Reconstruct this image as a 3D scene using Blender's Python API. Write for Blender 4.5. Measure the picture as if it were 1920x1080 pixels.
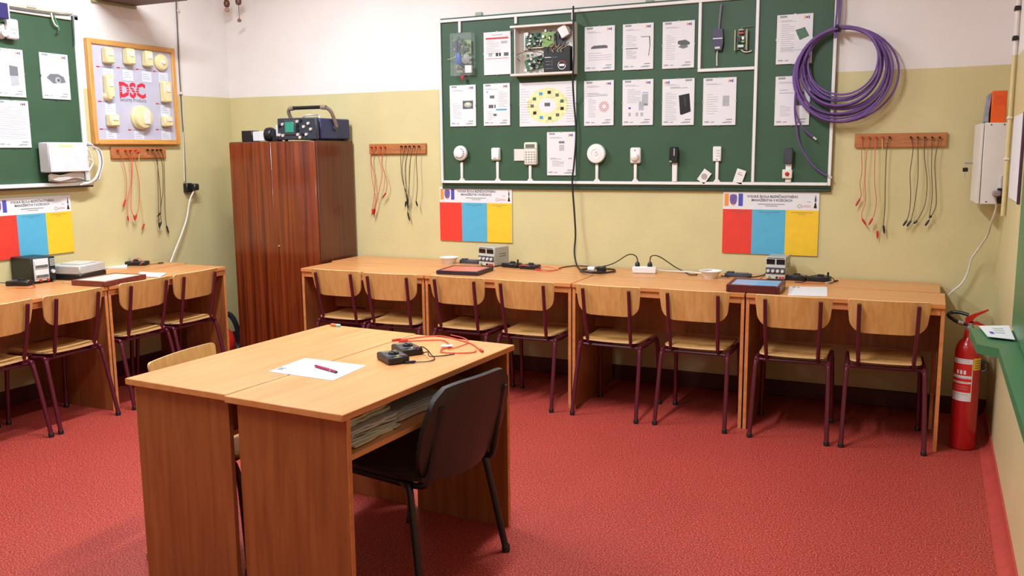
import bpy, bmesh, math, random
from math import sin, cos, pi, radians, atan2, hypot
from mathutils import Vector, Matrix

for _o in list(bpy.data.objects): bpy.data.objects.remove(_o)
S = bpy.context.scene
COL = S.collection

# ---------------------------------------------------------------- camera
CAM = Vector((3.8268, -5.5763, 1.5101)); YAW, PITCH, ROLL, FPX = 0.4383, 0.1512, -0.0096, 1679.63
_fw = Vector((-sin(YAW)*cos(PITCH), cos(YAW)*cos(PITCH), -sin(PITCH)))
_r0 = Vector((cos(YAW), sin(YAW), 0)); _u0 = _r0.cross(_fw)
_r = cos(ROLL)*_r0 + sin(ROLL)*_u0; _u = -sin(ROLL)*_r0 + cos(ROLL)*_u0
cd = bpy.data.cameras.new('camera'); cam = bpy.data.objects.new('camera', cd); COL.objects.link(cam)
cam.matrix_world = Matrix(((_r.x, _u.x, -_fw.x, CAM.x), (_r.y, _u.y, -_fw.y, CAM.y), (_r.z, _u.z, -_fw.z, CAM.z), (0, 0, 0, 1)))
cd.sensor_width = 36; cd.lens = FPX*36/1920; cd.clip_start = .05
S.camera = cam

# ---------------------------------------------------------------- world, exposure
w = bpy.data.worlds.new('room_world'); S.world = w; w.use_nodes = True
w.node_tree.nodes['Background'].inputs[0].default_value = (.9, .95, 1, 1)
w.node_tree.nodes['Background'].inputs[1].default_value = .3
S.view_settings.view_transform = 'Standard'; S.view_settings.look = 'None'
S.view_settings.gamma = 1; S.view_settings.use_curve_mapping = False
S.view_settings.exposure = 0.22
LAMP_W = 46.0            # watts of each ceiling fixture
LAMP_COL = (.93, 1.0, 1.10)

# ---------------------------------------------------------------- pixel -> place helpers
XL, XR, YF, ZC = -1.22, 4.165, -7.2, 3.25       # left wall, right wall, front wall, ceiling
def ray(px, py): return _fw + (px-960)/FPX*_r - (py-540)/FPX*_u
def onp(px, py, ax, val):
    v = ray(px, py); t = (val-CAM[ax])/v[ax]; return CAM + t*v
def BW(px, py, off=0): return onp(px, py, 1, -off)         # on the back wall
def LW(px, py, off=0): return onp(px, py, 0, XL+off)       # on the left wall
def RW(px, py, off=0): return onp(px, py, 0, XR-off)
def FZ(px, py, z=0): return onp(px, py, 2, z)              # on a level plane
RZ = {'b': 0.0, 'l': pi/2, 'r': -pi/2}
def wuv(side, px, py, off=0):
    if side == 'b': p = BW(px, py, off); return p.x, p.z
    if side == 'l': p = LW(px, py, off); return p.y, p.z
    p = RW(px, py, off); return -p.y, p.z
def wloc(side, u, v, off=0):
    if side == 'b': return Vector((u, -off, v))
    if side == 'l': return Vector((XL+off, u, v))
    return Vector((XR-off, -u, v))

# ---------------------------------------------------------------- materials
def lin(c):
    return tuple(((x/255)/12.92 if x/255 <= .04045 else ((x/255+.055)/1.055)**2.4) for x in c) + (1,)
MATS = {}
def mat(name, rgb, rough=.5, metal=0, var=.06, nscale=18, spec=.5, bump=0, alpha=1, trans=0, coat=0, emit=0):
    if name in MATS: return MATS[name]
    m = bpy.data.materials.new(name); m.use_nodes = True; nt = m.node_tree; b = nt.nodes['Principled BSDF']
    c = lin(rgb)
    b.inputs['Roughness'].default_value = rough; b.inputs['Metallic'].default_value = metal
    b.inputs['Specular IOR Level'].default_value = spec
    b.inputs['Transmission Weight'].default_value = trans; b.inputs['Alpha'].default_value = alpha
    b.inputs['Coat Weight'].default_value = coat
    tc = nt.nodes.new('ShaderNodeTexCoord'); n = nt.nodes.new('ShaderNodeTexNoise')
    n.inputs['Scale'].default_value = nscale; n.inputs['Detail'].default_value = 4
    nt.links.new(tc.outputs['Object'], n.inputs['Vector'])
    r = nt.nodes.new('ShaderNodeValToRGB')
    r.color_ramp.elements[0].position = .3; r.color_ramp.elements[1].position = .7
    r.color_ramp.elements[0].color = tuple(x*(1-var) for x in c[:3])+(1,)
    r.color_ramp.elements[1].color = tuple(min(1, x*(1+var)) for x in c[:3])+(1,)
    nt.links.new(n.outputs['Fac'], r.inputs['Fac']); nt.links.new(r.outputs['Color'], b.inputs['Base Color'])
    if bump:
        bp = nt.nodes.new('ShaderNodeBump'); bp.inputs['Strength'].default_value = bump; bp.inputs['Distance'].default_value = .01
        nt.links.new(n.outputs['Fac'], bp.inputs['Height']); nt.links.new(bp.outputs['Normal'], b.inputs['Normal'])
    if emit:
        b.inputs['Emission Color'].default_value = c; b.inputs['Emission Strength'].default_value = emit
    MATS[name] = m; return m
def wood(name, rgb1, rgb2, axis='x', rough=.38, fine=40, stretch=14, coat=0, spec=.5):
    """grain runs along the given object axis"""
    if name in MATS: return MATS[name]
    m = bpy.data.materials.new(name); m.use_nodes = True; nt = m.node_tree; b = nt.nodes['Principled BSDF']
    b.inputs['Roughness'].default_value = rough; b.inputs['Coat Weight'].default_value = coat; b.inputs['Coat Roughness'].default_value = .12
    b.inputs['Specular IOR Level'].default_value = spec
    tc = nt.nodes.new('ShaderNodeTexCoord'); mp = nt.nodes.new('ShaderNodeMapping'); oi = nt.nodes.new('ShaderNodeObjectInfo')
    sc = [fine]*3; sc['xyz'.index(axis)] = fine/stretch; mp.inputs['Scale'].default_value = sc
    nt.links.new(tc.outputs['Object'], mp.inputs['Vector'])
    ad = nt.nodes.new('ShaderNodeVectorMath'); ad.operation = 'ADD'
    ml = nt.nodes.new('ShaderNodeMath'); ml.operation = 'MULTIPLY'; ml.inputs[1].default_value = 37.0
    nt.links.new(oi.outputs['Random'], ml.inputs[0]); nt.links.new(mp.outputs['Vector'], ad.inputs[0]); nt.links.new(ml.outputs[0], ad.inputs[1])
    n = nt.nodes.new('ShaderNodeTexNoise'); n.inputs['Scale'].default_value = 1; n.inputs['Detail'].default_value = 5; n.inputs['Distortion'].default_value = .6
    nt.links.new(ad.outputs['Vector'], n.inputs['Vector'])
    r = nt.nodes.new('ShaderNodeValToRGB'); r.color_ramp.elements[0].position = .32; r.color_ramp.elements[1].position = .68
    r.color_ramp.elements[0].color = lin(rgb1); r.color_ramp.elements[1].color = lin(rgb2)
    nt.links.new(n.outputs['Fac'], r.inputs['Fac']); nt.links.new(r.outputs['Color'], b.inputs['Base Color'])
    MATS[name] = m; return m
def wall_mat(name, zline, low, high):
    """two-tone painted plaster: oil-painted dado below zline, limewash above, with a hand-cut wavy edge"""
    m = bpy.data.materials.new(name); m.use_nodes = True; nt = m.node_tree; b = nt.nodes['Principled BSDF']; L = nt.links
    g = nt.nodes.new('ShaderNodeNewGeometry'); sp = nt.nodes.new('ShaderNodeSeparateXYZ'); L.new(g.outputs['Position'], sp.inputs[0])
    n = nt.nodes.new('ShaderNodeTexNoise'); n.inputs['Scale'].default_value = 1.2; L.new(g.outputs['Position'], n.inputs['Vector'])
    a = nt.nodes.new('ShaderNodeMath'); a.operation = 'MULTIPLY_ADD'; a.inputs[1].default_value = .02; a.inputs[2].default_value = -zline-.01
    L.new(n.outputs['Fac'], a.inputs[0])
    s = nt.nodes.new('ShaderNodeMath'); s.operation = 'ADD'; L.new(sp.outputs['Z'], s.inputs[0]); L.new(a.outputs[0], s.inputs[1])
    st = nt.nodes.new('ShaderNodeMath'); st.operation = 'GREATER_THAN'; st.inputs[1].default_value = 0; L.new(s.outputs[0], st.inputs[0])
    n2 = nt.nodes.new('ShaderNodeTexNoise'); n2.inputs['Scale'].default_value = 3.5; n2.inputs['Detail'].default_value = 6; L.new(g.outputs['Position'], n2.inputs['Vector'])
    def tone(c, v):
        r = nt.nodes.new('ShaderNodeValToRGB'); c = lin(c); r.color_ramp.elements[0].position = .3; r.color_ramp.elements[1].position = .75
        r.color_ramp.elements[0].color = tuple(x*(1-v) for x in c[:3])+(1,); r.color_ramp.elements[1].color = tuple(min(1, x*(1+v)) for x in c[:3])+(1,)
        L.new(n2.outputs['Fac'], r.inputs['Fac']); return r
    lo, hi = tone(low, .05), tone(high, .03)
    mx = nt.nodes.new('ShaderNodeMix'); mx.data_type = 'RGBA'
    L.new(st.outputs[0], mx.inputs['Factor']); L.new(lo.outputs['Color'], mx.inputs['A']); L.new(hi.outputs['Color'], mx.inputs['B'])
    L.new(mx.outputs['Result'], b.inputs['Base Color'])
    rg = nt.nodes.new('ShaderNodeMapRange'); rg.inputs['To Min'].default_value = .38; rg.inputs['To Max'].default_value = .85
    L.new(st.outputs[0], rg.inputs['Value']); L.new(rg.outputs['Result'], b.inputs['Roughness'])
    n3 = nt.nodes.new('ShaderNodeTexNoise'); n3.inputs['Scale'].default_value = 45; n3.inputs['Detail'].default_value = 3; L.new(g.outputs['Position'], n3.inputs['Vector'])
    ah = nt.nodes.new('ShaderNodeMath'); ah.operation = 'ADD'; L.new(n2.outputs['Fac'], ah.inputs[0]); L.new(n3.outputs['Fac'], ah.inputs[1])
    bp = nt.nodes.new('ShaderNodeBump'); bp.inputs['Strength'].default_value = .18; bp.inputs['Distance'].default_value = .006
    L.new(ah.outputs[0], bp.inputs['Height']); L.new(bp.outputs['Normal'], b.inputs['Normal'])
    return m
def floor_mat():
    m = bpy.data.materials.new('red_linoleum'); m.use_nodes = True; nt = m.node_tree; b = nt.nodes['Principled BSDF']; L = nt.links
    g = nt.nodes.new('ShaderNodeNewGeometry')
    n = nt.nodes.new('ShaderNodeTexNoise'); n.inputs['Scale'].default_value = 165; n.inputs['Detail'].default_value = 4; L.new(g.outputs['Position'], n.inputs['Vector'])
    r = nt.nodes.new('ShaderNodeValToRGB'); e = r.color_ramp.elements
    e[0].position = .36; e[0].color = lin((112, 34, 30)); e[1].position = .66; e[1].color = lin((204, 98, 82))
    x = e.new(.5); x.color = lin((160, 54, 45))
    L.new(n.outputs['Fac'], r.inputs['Fac'])
    n2 = nt.nodes.new('ShaderNodeTexNoise'); n2.inputs['Scale'].default_value = 1.7; n2.inputs['Detail'].default_value = 4; L.new(g.outputs['Position'], n2.inputs['Vector'])
    hs = nt.nodes.new('ShaderNodeHueSaturation'); mr = nt.nodes.new('ShaderNodeMapRange'); mr.inputs['To Min'].default_value = .88; mr.inputs['To Max'].default_value = 1.1
    L.new(n2.outputs['Fac'], mr.inputs['Value']); L.new(mr.outputs['Result'], hs.inputs['Value']); L.new(r.outputs['Color'], hs.inputs['Color'])
    L.new(hs.outputs['Color'], b.inputs['Base Color'])
    b.inputs['Roughness'].default_value = .5; b.inputs['Specular IOR Level'].default_value = .3
    bp = nt.nodes.new('ShaderNodeBump'); bp.inputs['Strength'].default_value = .03; bp.inputs['Distance'].default_value = .001
    L.new(n.outputs['Fac'], bp.inputs['Height']); L.new(bp.outputs['Normal'], b.inputs['Normal'])
    return m

BEECH = wood('beech_top', (202, 137, 80), (214, 153, 96), 'x', .33, 26, 10)
BEECHY = wood('beech_top_long', (204, 140, 82), (218, 158, 100), 'y', .33, 26, 10)
BEECHP = wood('beech_panel', (136, 76, 38), (160, 96, 52), 'z', .42, 30, 12)
EDGE = wood('beech_edge', (196, 122, 66), (214, 142, 84), 'x', .4, 30, 10)
PLY = wood('plywood_face', (202, 148, 80), (218, 170, 102), 'z', .34, 45, 12)
PLYE = mat('plywood_edge', (222, 186, 132), .5)
MAHOG = wood('mahogany_veneer', (82, 28, 12), (138, 62, 28), 'z', .22, 34, 40, coat=.4)
MAHOGD = wood('mahogany_dark', (78, 30, 16), (104, 46, 26), 'z', .3, 34, 40, coat=.2)
RACKW = wood('rack_wood', (168, 100, 52), (188, 122, 70), 'x', .5, 60, 8)
FRAMEW = wood('pine_frame', (206, 144, 66), (222, 166, 92), 'z', .45, 50, 8)
DFRAME = wood('dark_frame', (78, 28, 24), (98, 38, 32), 'x', .35, 50, 8)
MAROON = mat('maroon_enamel', (84, 24, 38), .28, 0, .05)
BLACKTUBE = mat('black_tube', (26, 30, 32), .35)
CHROME = mat('chrome', (200, 198, 195), .2, 1)
STEEL = mat('dull_steel', (170, 170, 168), .4, .8)
GREEN = mat('green_board', (50, 82, 56), .55, 0, .10, 3.2)
GREENP = mat('green_paint', (62, 112, 72), .4, 0, .06, 5)
WHITEP = mat('white_plastic', (232, 230, 226), .38, 0, .02)
CREAM = mat('cream_plastic', (226, 214, 160), .42, 0, .03)
IVORY = mat('ivory_plastic', (228, 222, 208), .42, 0, .02)
PAPER = mat('white_paper', (224, 223, 222), .6, 0, .015)
PAPERB = mat('bluish_paper', (212, 218, 228), .55, 0, .015)
PAPERG = mat('grey_old_paper', (204, 190, 174), .8, 0, .08)
BLACKP = mat('black_plastic', (22, 22, 24), .4)
DARKG = mat('dark_grey_plastic', (58, 60, 66), .45)
GREYM = mat('grey_metal_case', (176, 176, 164), .45, .1)
GREYL = mat('light_grey_plastic', (206, 206, 200), .5)
REDP = mat('red_plastic', (190, 40, 34), .4)
REDEXT = mat('extinguisher_red', (176, 24, 26), .24, 0, .03, coat=.3)
REDW = mat('red_wire', (206, 84, 62), .45)
DKW = mat('dark_wire', (70, 52, 40), .5)
BLACKW = mat('black_wire', (28, 26, 26), .5)
WHITEW = mat('white_wire', (224, 216, 206), .5)
PURPLE = mat('purple_cable', (106, 72, 138), .42, 0, .08)
TEXT = mat('print_dark', (70, 70, 74), .6)
TEXTG = mat('print_grey', (160, 162, 168), .6)
TEXTM = mat('print_mid', (112, 114, 120), .6)
PIC = mat('print_picture_grey', (92, 94, 94), .6, 0, .3, 60)
PICL = mat('print_picture_light', (172, 175, 178), .6, 0, .06, 60)
ORANGE = mat('print_orange', (240, 146, 58), .55)
BLUE = mat('print_blue', (74, 78, 172), .55)
VIOLET = mat('print_violet', (124, 88, 140), .55, 0, .3, 90)
PRED = mat('poster_red', (226, 60, 46), .5, 0, .05)
PBLUE = mat('poster_blue', (84, 172, 204), .5, 0, .04)
PYEL = mat('poster_yellow', (240, 194, 44), .5, 0, .05)
LOGO = mat('logo_red', (206, 40, 62), .5)
SKYB = mat('print_sky_blue', (70, 150, 200), .5)
PYELL = mat('print_pale_yellow', (222, 222, 160), .6, 0, .15, 40)
LILAC = mat('lilac_panel', (190, 190, 206), .5, 0, .03)
PCB = mat('circuit_board_green', (62, 104, 70), .4, 0, .5, 120)
PCBL = mat('circuit_board_light', (128, 162, 84), .4, 0, .25, 90)
BROWNW = mat('brown_painted_wood', (92, 66, 66), .5, 0, .1)
FABRIC = mat('charcoal_fabric', (56, 48, 44), .9, 0, .2, 160, .2)
SHELL = mat('black_shell', (42, 38, 36), .42, 0, .08)
GLASSY = mat('clear_acrylic', (215, 230, 224), .12, 0, 0, alpha=.07)
BOOKO = mat('orange_binder', (232, 92, 24), .5, 0, .04)
SCOPEB = mat('navy_enamel', (38, 50, 98), .4, 0, .06)
SCREEN = mat('scope_screen', (54, 142, 118), .2)
LENSW = mat('white_enamel', (222, 220, 220), .35)
TANG = mat('tan_grey', (136, 118, 104), .5)
YELP = mat('label_yellow', (232, 196, 30), .5)
DISPLAY = mat('dark_display', (20, 14, 16), .15)
CREAMT = mat('cream_box', (222, 216, 206), .45, 0, .02)
BASEM = mat('baseboard_red', (84, 34, 32), .5, 0, .1)
BASER = mat('cove_red', (176, 66, 56), .5, 0, .1)

# ---------------------------------------------------------------- mesh collector
class M:
    def __init__(s): s.v = []; s.f = []; s.m = []
    def add(s, vs, fs, mi=0, T=None):
        o = len(s.v)
        s.v += [tuple(T @ Vector(p)) if T else tuple(p) for p in vs]
        s.f += [tuple(o+i for i in f) for f in fs]; s.m += [mi]*len(fs); return s
    def box(s, c, d, mi=0, ch=0, rz=0, T=None):
        hx, hy, hz = d[0]/2, d[1]/2, d[2]/2
        X = Matrix.Translation(Vector(c)) @ Matrix.Rotation(rz, 4, 'Z')
        if T: X = T @ X
        if ch <= 0:
            vs = [(x*hx, y*hy, z*hz) for x in (-1, 1) for y in (-1, 1) for z in (-1, 1)]
            return s.add(vs, [(0, 1, 3, 2), (4, 6, 7, 5), (0, 4, 5, 1), (2, 3, 7, 6), (0, 2, 6, 4), (1, 5, 7, 3)], mi, X)
        ch = min(ch, .49*min(d)); vs = []; idx = {}
        for sx in (-1, 1):
            for sy in (-1, 1):
                for sz in (-1, 1):
                    for a in range(3):
                        q = [sx*(hx-ch), sy*(hy-ch), sz*(hz-ch)]; h = (hx, hy, hz)[a]; q[a] = (sx, sy, sz)[a]*h
                        idx[sx, sy, sz, a] = len(vs); vs.append(q)
        fs = []
        for a in range(3):
            b_, c_ = (a+1) % 3, (a+2) % 3
            for sg in (-1, 1):
                def k(sb, sc):
                    t = [0, 0, 0]; t[a] = sg; t[b_] = sb; t[c_] = sc; return idx[t[0], t[1], t[2], a]
                q = [k(-1, -1), k(1, -1), k(1, 1), k(-1, 1)]; fs.append(q if sg > 0 else q[::-1])
            for sb in (-1, 1):
                for sc in (-1, 1):
                    def e(sa, ax):
                        t = [0, 0, 0]; t[a] = sa; t[b_] = sb; t[c_] = sc; return idx[t[0], t[1], t[2], ax]
                    fs.append([e(-1, b_), e(1, b_), e(1, c_), e(-1, c_)])
        for sx in (-1, 1):
            for sy in (-1, 1):
                for sz in (-1, 1): fs.append([idx[sx, sy, sz, a] for a in range(3)])
        return s.add(vs, fs, mi, X)
    def tube(s, pts, r, n=8, mi=0, closed=False, cap=True):
        P = [Vector(p) for p in pts]; k = len(P); rr = r if isinstance(r, (list, tuple)) else [r]*k
        tan = []
        for i in range(k):
            a = P[(i-1) % k] if closed or i > 0 else P[i]; b = P[(i+1) % k] if closed or i < k-1 else P[i]
            t = (b-a); tan.append(t.normalized() if t.length > 1e-9 else Vector((0, 0, 1)))
        up = Vector((0, 0, 1)) if abs(tan[0].z) < .9 else Vector((1, 0, 0))
        nn = tan[0].cross(up).normalized(); vs = []
        for i in range(k):
            nn = (nn - tan[i]*nn.dot(tan[i]))
            nn = nn.normalized() if nn.length > 1e-6 else tan[i].orthogonal().normalized()
            bb = tan[i].cross(nn)
            for j in range(n):
                a = 2*pi*j/n; vs.append(P[i]+rr[i]*(cos(a)*nn+sin(a)*bb))
        fs = []
        for i in range(k if closed else k-1):
            for j in range(n):
                a, b = i*n+j, i*n+(j+1) % n; c, d = ((i+1) % k)*n+(j+1) % n, ((i+1) % k)*n+j
                fs.append((a, b, c, d))
        if cap and not closed: fs += [tuple(range(n))[::-1], tuple((k-1)*n+j for j in range(n))]
        return s.add(vs, fs, mi)
    def lathe(s, prof, n=20, mi=0, T=None):
        """profile (r, z) from bottom to top, about z"""
        vs = []; fs = []; k = len(prof)
        for r, z in prof:
            for j in range(n): vs.append((r*cos(2*pi*j/n), r*sin(2*pi*j/n), z))
        for i in range(k-1):
            for j in range(n): fs.append((i*n+j, i*n+(j+1) % n, (i+1)*n+(j+1) % n, (i+1)*n+j))
        if prof[0][0] > 1e-6: fs.append(tuple(range(n))[::-1])
        if prof[-1][0] > 1e-6: fs.append(tuple((k-1)*n+j for j in range(n)))
        return s.add(vs, fs, mi, T)
    def prism(s, poly, a0, a1, plane='xz', mi=0, T=None):
        def P(u, v, w): return {'xz': (u, w, v), 'xy': (u, v, w), 'yz': (w, u, v)}[plane]
        n = len(poly); vs = [P(u, v, a0) for u, v in poly]+[P(u, v, a1) for u, v in poly]
        fs = [tuple(range(n))[::-1], tuple(range(n, 2*n))]+[(i, (i+1) % n, n+(i+1) % n, n+i) for i in range(n)]
        return s.add(vs, fs, mi, T)
    def rect(s, x0, x1, z0, z1, y, mi=0):        # a flat print facing -y
        return s.add([(x0, y, z0), (x1, y, z0), (x1, y, z1), (x0, y, z1)], [(0, 1, 2, 3)], mi)
    def poly(s, pts, y, mi=0):
        return s.add([(a, y, b) for a, b in pts], [tuple(range(len(pts)))], mi)
    def build(s, name, mats, parent=None, loc=None, rz=0, org=None, recenter=False, flat=False):
        vs = s.v
        if org is not None: vs = [tuple(Vector(p)-Vector(org)) for p in vs]
        if recenter:
            xs, ys, zs = zip(*vs); c = Vector(((min(xs)+max(xs))/2, (min(ys)+max(ys))/2, min(zs)))
            vs = [tuple(Vector(p)-c) for p in vs]; loc = c
        me = bpy.data.meshes.new(name); me.from_pydata(vs, [], s.f)
        if not isinstance(mats, (list, tuple)): mats = [mats]
        for m in mats: me.materials.append(m)
        for p, i in zip(me.polygons, s.m): p.material_index = i
        if not flat:
            bm = bmesh.new(); bm.from_mesh(me); bmesh.ops.recalc_face_normals(bm, faces=bm.faces); bm.to_mesh(me); bm.free()
            me.shade_smooth(); me.set_sharp_from_angle(angle=radians(38))
        o = bpy.data.objects.new(name, me); COL.objects.link(o)
        if parent: o.parent = parent
        if loc is not None: o.location = loc
        o.rotation_euler.z = rz
        return o
YAX = Matrix.Rotation(pi/2, 4, 'X')     # lathe axis z -> -y (out of a wall)
def TY(x, z, y=0): return Matrix.Translation((x, y, z)) @ YAX
def tag(o, label, cat, group=None):
    o['label'] = label; o['category'] = cat
    if group: o['group'] = group
    return o
def thing(name, label, cat, loc=(0, 0, 0), rz=0, group=None):
    o = bpy.data.objects.new(name, None); COL.objects.link(o); o.location = loc; o.rotation_euler.z = rz; o.empty_display_size = .1
    return tag(o, label, cat, group)
def struct(o): o['kind'] = 'structure'; return o
def dup(root, loc, rz, label):
    r = root.copy(); COL.objects.link(r); r.location = loc; r.rotation_euler.z = rz; r['label'] = label
    for ch in root.children:
        c = ch.copy(); COL.objects.link(c); c.parent = r
        for g in ch.children:
            d = g.copy(); COL.objects.link(d); d.parent = c
    return r
def cr(pts, n=6):
    """smooth curve through the points"""
    P = [Vector(p) for p in pts]; out = []
    for i in range(len(P)-1):
        p0 = P[max(i-1, 0)]; p1, p2 = P[i], P[i+1]; p3 = P[min(i+2, len(P)-1)]
        for k in range(n):
            t = k/n; out.append(.5*((2*p1)+(p2-p0)*t+(2*p0-5*p1+4*p2-p3)*t*t+(3*p1-p0-3*p2+p3)*t**3))
    out.append(P[-1]); return out
def split_print(m, mats, parent, pics, nm='print'):
    """small print stays one part; every pictured patch is a part of its own"""
    rest = M()
    for f, mi in zip(m.f, m.m):
        vs = [m.v[i] for i in f]
        if mi in pics: M().add(vs, [tuple(range(len(vs)))]).build('printed_picture', mats[mi], parent, flat=True)
        else: rest.add(vs, [tuple(range(len(vs)))], mi)
    zt = max((p[2] for p in rest.v), default=1); grp = {}
    for f, mi in zip(rest.f, rest.m):
        vs = [rest.v[i] for i in f]; zc_ = sum(p[2] for p in vs)/len(vs)
        key = 'printed_logo' if mi in (3, 4, 5) else 'printed_footer' if zc_ < .14*zt else 'printed_header' if zc_ > .9*zt else 'printed_text' if sum(p[0] for p in vs) < 0 else 'printed_caption'
        grp.setdefault(key, M()).add(vs, [tuple(range(len(vs)))], mi)
    for key, g_ in grp.items(): g_.build(key, mats, parent, flat=True)
def text_into(m, s, x, z, y, h, mi, width=None, align='CENTER', bold=0):
    """lettering as flat print facing -y; h = cap height"""
    c = bpy.data.curves.new('lettering', 'FONT'); c.body = s; c.size = 1; c.align_x = 'LEFT'; c.offset = bold; c.resolution_u = 2
    o = bpy.data.objects.new('lettering', c); COL.objects.link(o)
    dg = bpy.context.evaluated_depsgraph_get(); me = bpy.data.meshes.new_from_object(o.evaluated_get(dg))
    vs = [v.co.copy() for v in me.vertices]; fs = [tuple(p.vertices) for p in me.polygons]
    bpy.data.objects.remove(o); bpy.data.curves.remove(c); bpy.data.meshes.remove(me)
    if not vs: return
    x0, x1 = min(v.x for v in vs), max(v.x for v in vs)
    k = h/.73; kx = width/(x1-x0) if width else k
    off = {'CENTER': -(x0+x1)/2, 'LEFT': -x0}[align]
    m.add([(x+(v.x+off)*kx, y, z+v.y*k) for v in vs], fs, mi)

# ================================================================ the room
WALLB = wall_mat('painted_plaster', 1.945, (209, 197, 145), (232, 226, 220))
t = .12
struct(M().box(((XL+XR)/2, YF/2, -t/2), (XR-XL+2*t, -YF+2*t, t)).build('floor', floor_mat()))
struct(M().box(((XL+XR)/2, t/2, ZC/2), (XR-XL+2*t, t, ZC)).build('wall_back', WALLB))
struct(M().box((XL-t/2, YF/2, ZC/2), (t, -YF, ZC)).build('wall_left', WALLB))
struct(M().box((XR+t/2, YF/2, ZC/2), (t, -YF, ZC)).build('wall_right', WALLB))
struct(M().box(((XL+XR)/2, YF-t/2, ZC/2), (XR-XL+2*t, t, ZC)).build('wall_front', WALLB))
struct(M().box(((XL+XR)/2, YF/2, ZC+t/2), (XR-XL+2*t, -YF+2*t, t)).build('ceiling', mat('ceiling_white', (240, 236, 230), .9, 0, .02)))
struct(M().box(((XL+XR)/2, -.007, .05), (XR-XL, .014, .10), 0, .004).build('baseboard_back', BASEM))
struct(M().box((XL+.007, YF/2-.01, .05), (.014, -YF-.03, .10), 0, .004).build('baseboard_left', BASEM))
# cove of red linoleum turned up the right wall
c = M(); c.prism([(XR, 0), (XR-.055, 0), (XR-.055, .003), (XR-.03, .008), (XR-.012, .028), (XR-.008, .06), (XR, .06)], -.02, YF+.01, 'xz')
struct(c.build('baseboard_right', BASER))

# ceiling fixtures (above the frame): long twin-tube battens, the only light of the room
def fixture(x, y, rz, label, k_):
    f = thing('fluorescent_fixture', label, 'ceiling light', (x, y, ZC), rz, 'ceiling battens')
    M().box((0, 0, -.03), (1.3, .12, .06), 0, .01).build('housing', LENSW, f)
    for s in (-1, 1):
        M().tube([(-.6, s*.04, -.085), (.6, s*.04, -.085)], .016, 10).build('tube', mat('lit_tube', (255, 244, 228), .4, emit=3.0), f)
        for e in (-1, 1): M().box((e*.615, s*.04, -.075), (.03, .03, .05), 0, .004).build('tube_holder', WHITEP, f)
    l = bpy.data.lights.new('batten_light', 'AREA'); l.shape = 'RECTANGLE'; l.size = 1.2; l.size_y = .14; l.energy = LAMP_W*k_; l.color = LAMP_COL
    o = bpy.data.objects.new('batten_light', l); COL.objects.link(o); o.parent = f; o.location = (0, 0, -.115)
for i, (x, y, lb, k_) in enumerate([(.2, -1.9, 'white fluorescent batten on the ceiling nearest the wardrobe corner', 1.7), (2.4, -2.4, 'white fluorescent batten on the ceiling above the middle of the back wall desks', 1.42),
                    (.2, -4.4, 'white fluorescent batten on the ceiling near the left wall, in the front half', .62), (2.1, -5.0, 'white fluorescent batten on the ceiling just in front of the camera', .45)]):
    fixture(x, y, pi/2, lb, k_)

# ================================================================ desks
TH = .022
def desk(name, label, cx, cy, wdt, dep, rz=0, group=None, panel_in=.0, back=True, shelf=None, H=.75, topmat=None, front_rail=True, over=0.0, backz=(.44, .70), short=0):
    """origin on the floor under the centre; the open (sitting) side faces local -y"""
    d = thing(name, label, 'desk', (cx, cy, 0), rz, group)
    M().box((0, 0, H-TH/2), (wdt, dep, TH), 0, .002).build('tabletop', topmat or BEECH, d)
    M().box((0, -dep/2-.0006, H-TH/2), (wdt-.003, .0012, TH-.003)).build('edge_band', EDGE, d)
    for s in (-1, 1):
        p = M().box((s*(wdt/2-over-.009-panel_in), 0.004-short/2, (H-TH)/2), (.018, dep-.012-short, H-TH), 0, .001).build('side_panel', BEECHP, d)
        M().box((s*(wdt/2-over-.009-panel_in), -dep/2+.0095, (H-TH)/2), (.0175, .002, H-TH-.002)).build('edge_band', EDGE, p)
    iw = wdt-2*over-.038-2*panel_in
    if front_rail: M().box((0, -dep/2+.018, H-TH-.018), (iw, .018, .034), 0, .001).build('front_rail', EDGE, d)
    if back: M().box((0, dep/2-.03-short, sum(backz)/2), (iw, .016, backz[1]-backz[0]), 0, .001).build('back_panel', BEECHP, d)
    if shelf: M().box((0, -short/2, shelf), (iw, dep-.03-short, .018), 0, .001).build('shelf', BEECH, d)
    return d
DF = -.779; DSK = .385
dx = [BW(px, 530, -DF).x for px in (565, 795, 1071, 1398, 1776)]
GB = 'beech desks along the back wall'
names_b = ['beech desk of the back wall row standing right beside the tall wardrobe', 'beech desk of the back wall row carrying the red topped tray', 'beech desk of the back wall row under the white power strip', 'beech desk at the right end of the back wall row, beside the extinguisher']
for i in range(4):
    a, b = dx[i]+(.004 if i else 0), dx[i+1]-(.004 if i < 3 else 0)
    desk('school_desk', names_b[i], (a+b)/2, DF+DSK/2, b-a, DSK, 0, GB)
ry0, ry1 = DF+DSK+.004, -.018
rl = ['narrow rear table against the back wall behind the desk nearest the wardrobe', 'narrow rear table against the back wall holding the first grey power supply', 'narrow rear table against the back wall holding the white power strip', 'narrow rear table against the back wall holding the power supply nearest the corner']
rx = [dx[0]-.045+.01, dx[1]-.02, dx[2]-.02, dx[3]-.02, dx[4]-.02]
for i in range(4):
    a, b = rx[i]+.002, rx[i+1]-.002
    desk('rear_table', rl[i], (a+b)/2, (ry0+ry1)/2, b-a, ry1-ry0, 0, 'rear tables on the back wall', front_rail=False, H=.752, backz=(.5, .72))
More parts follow.
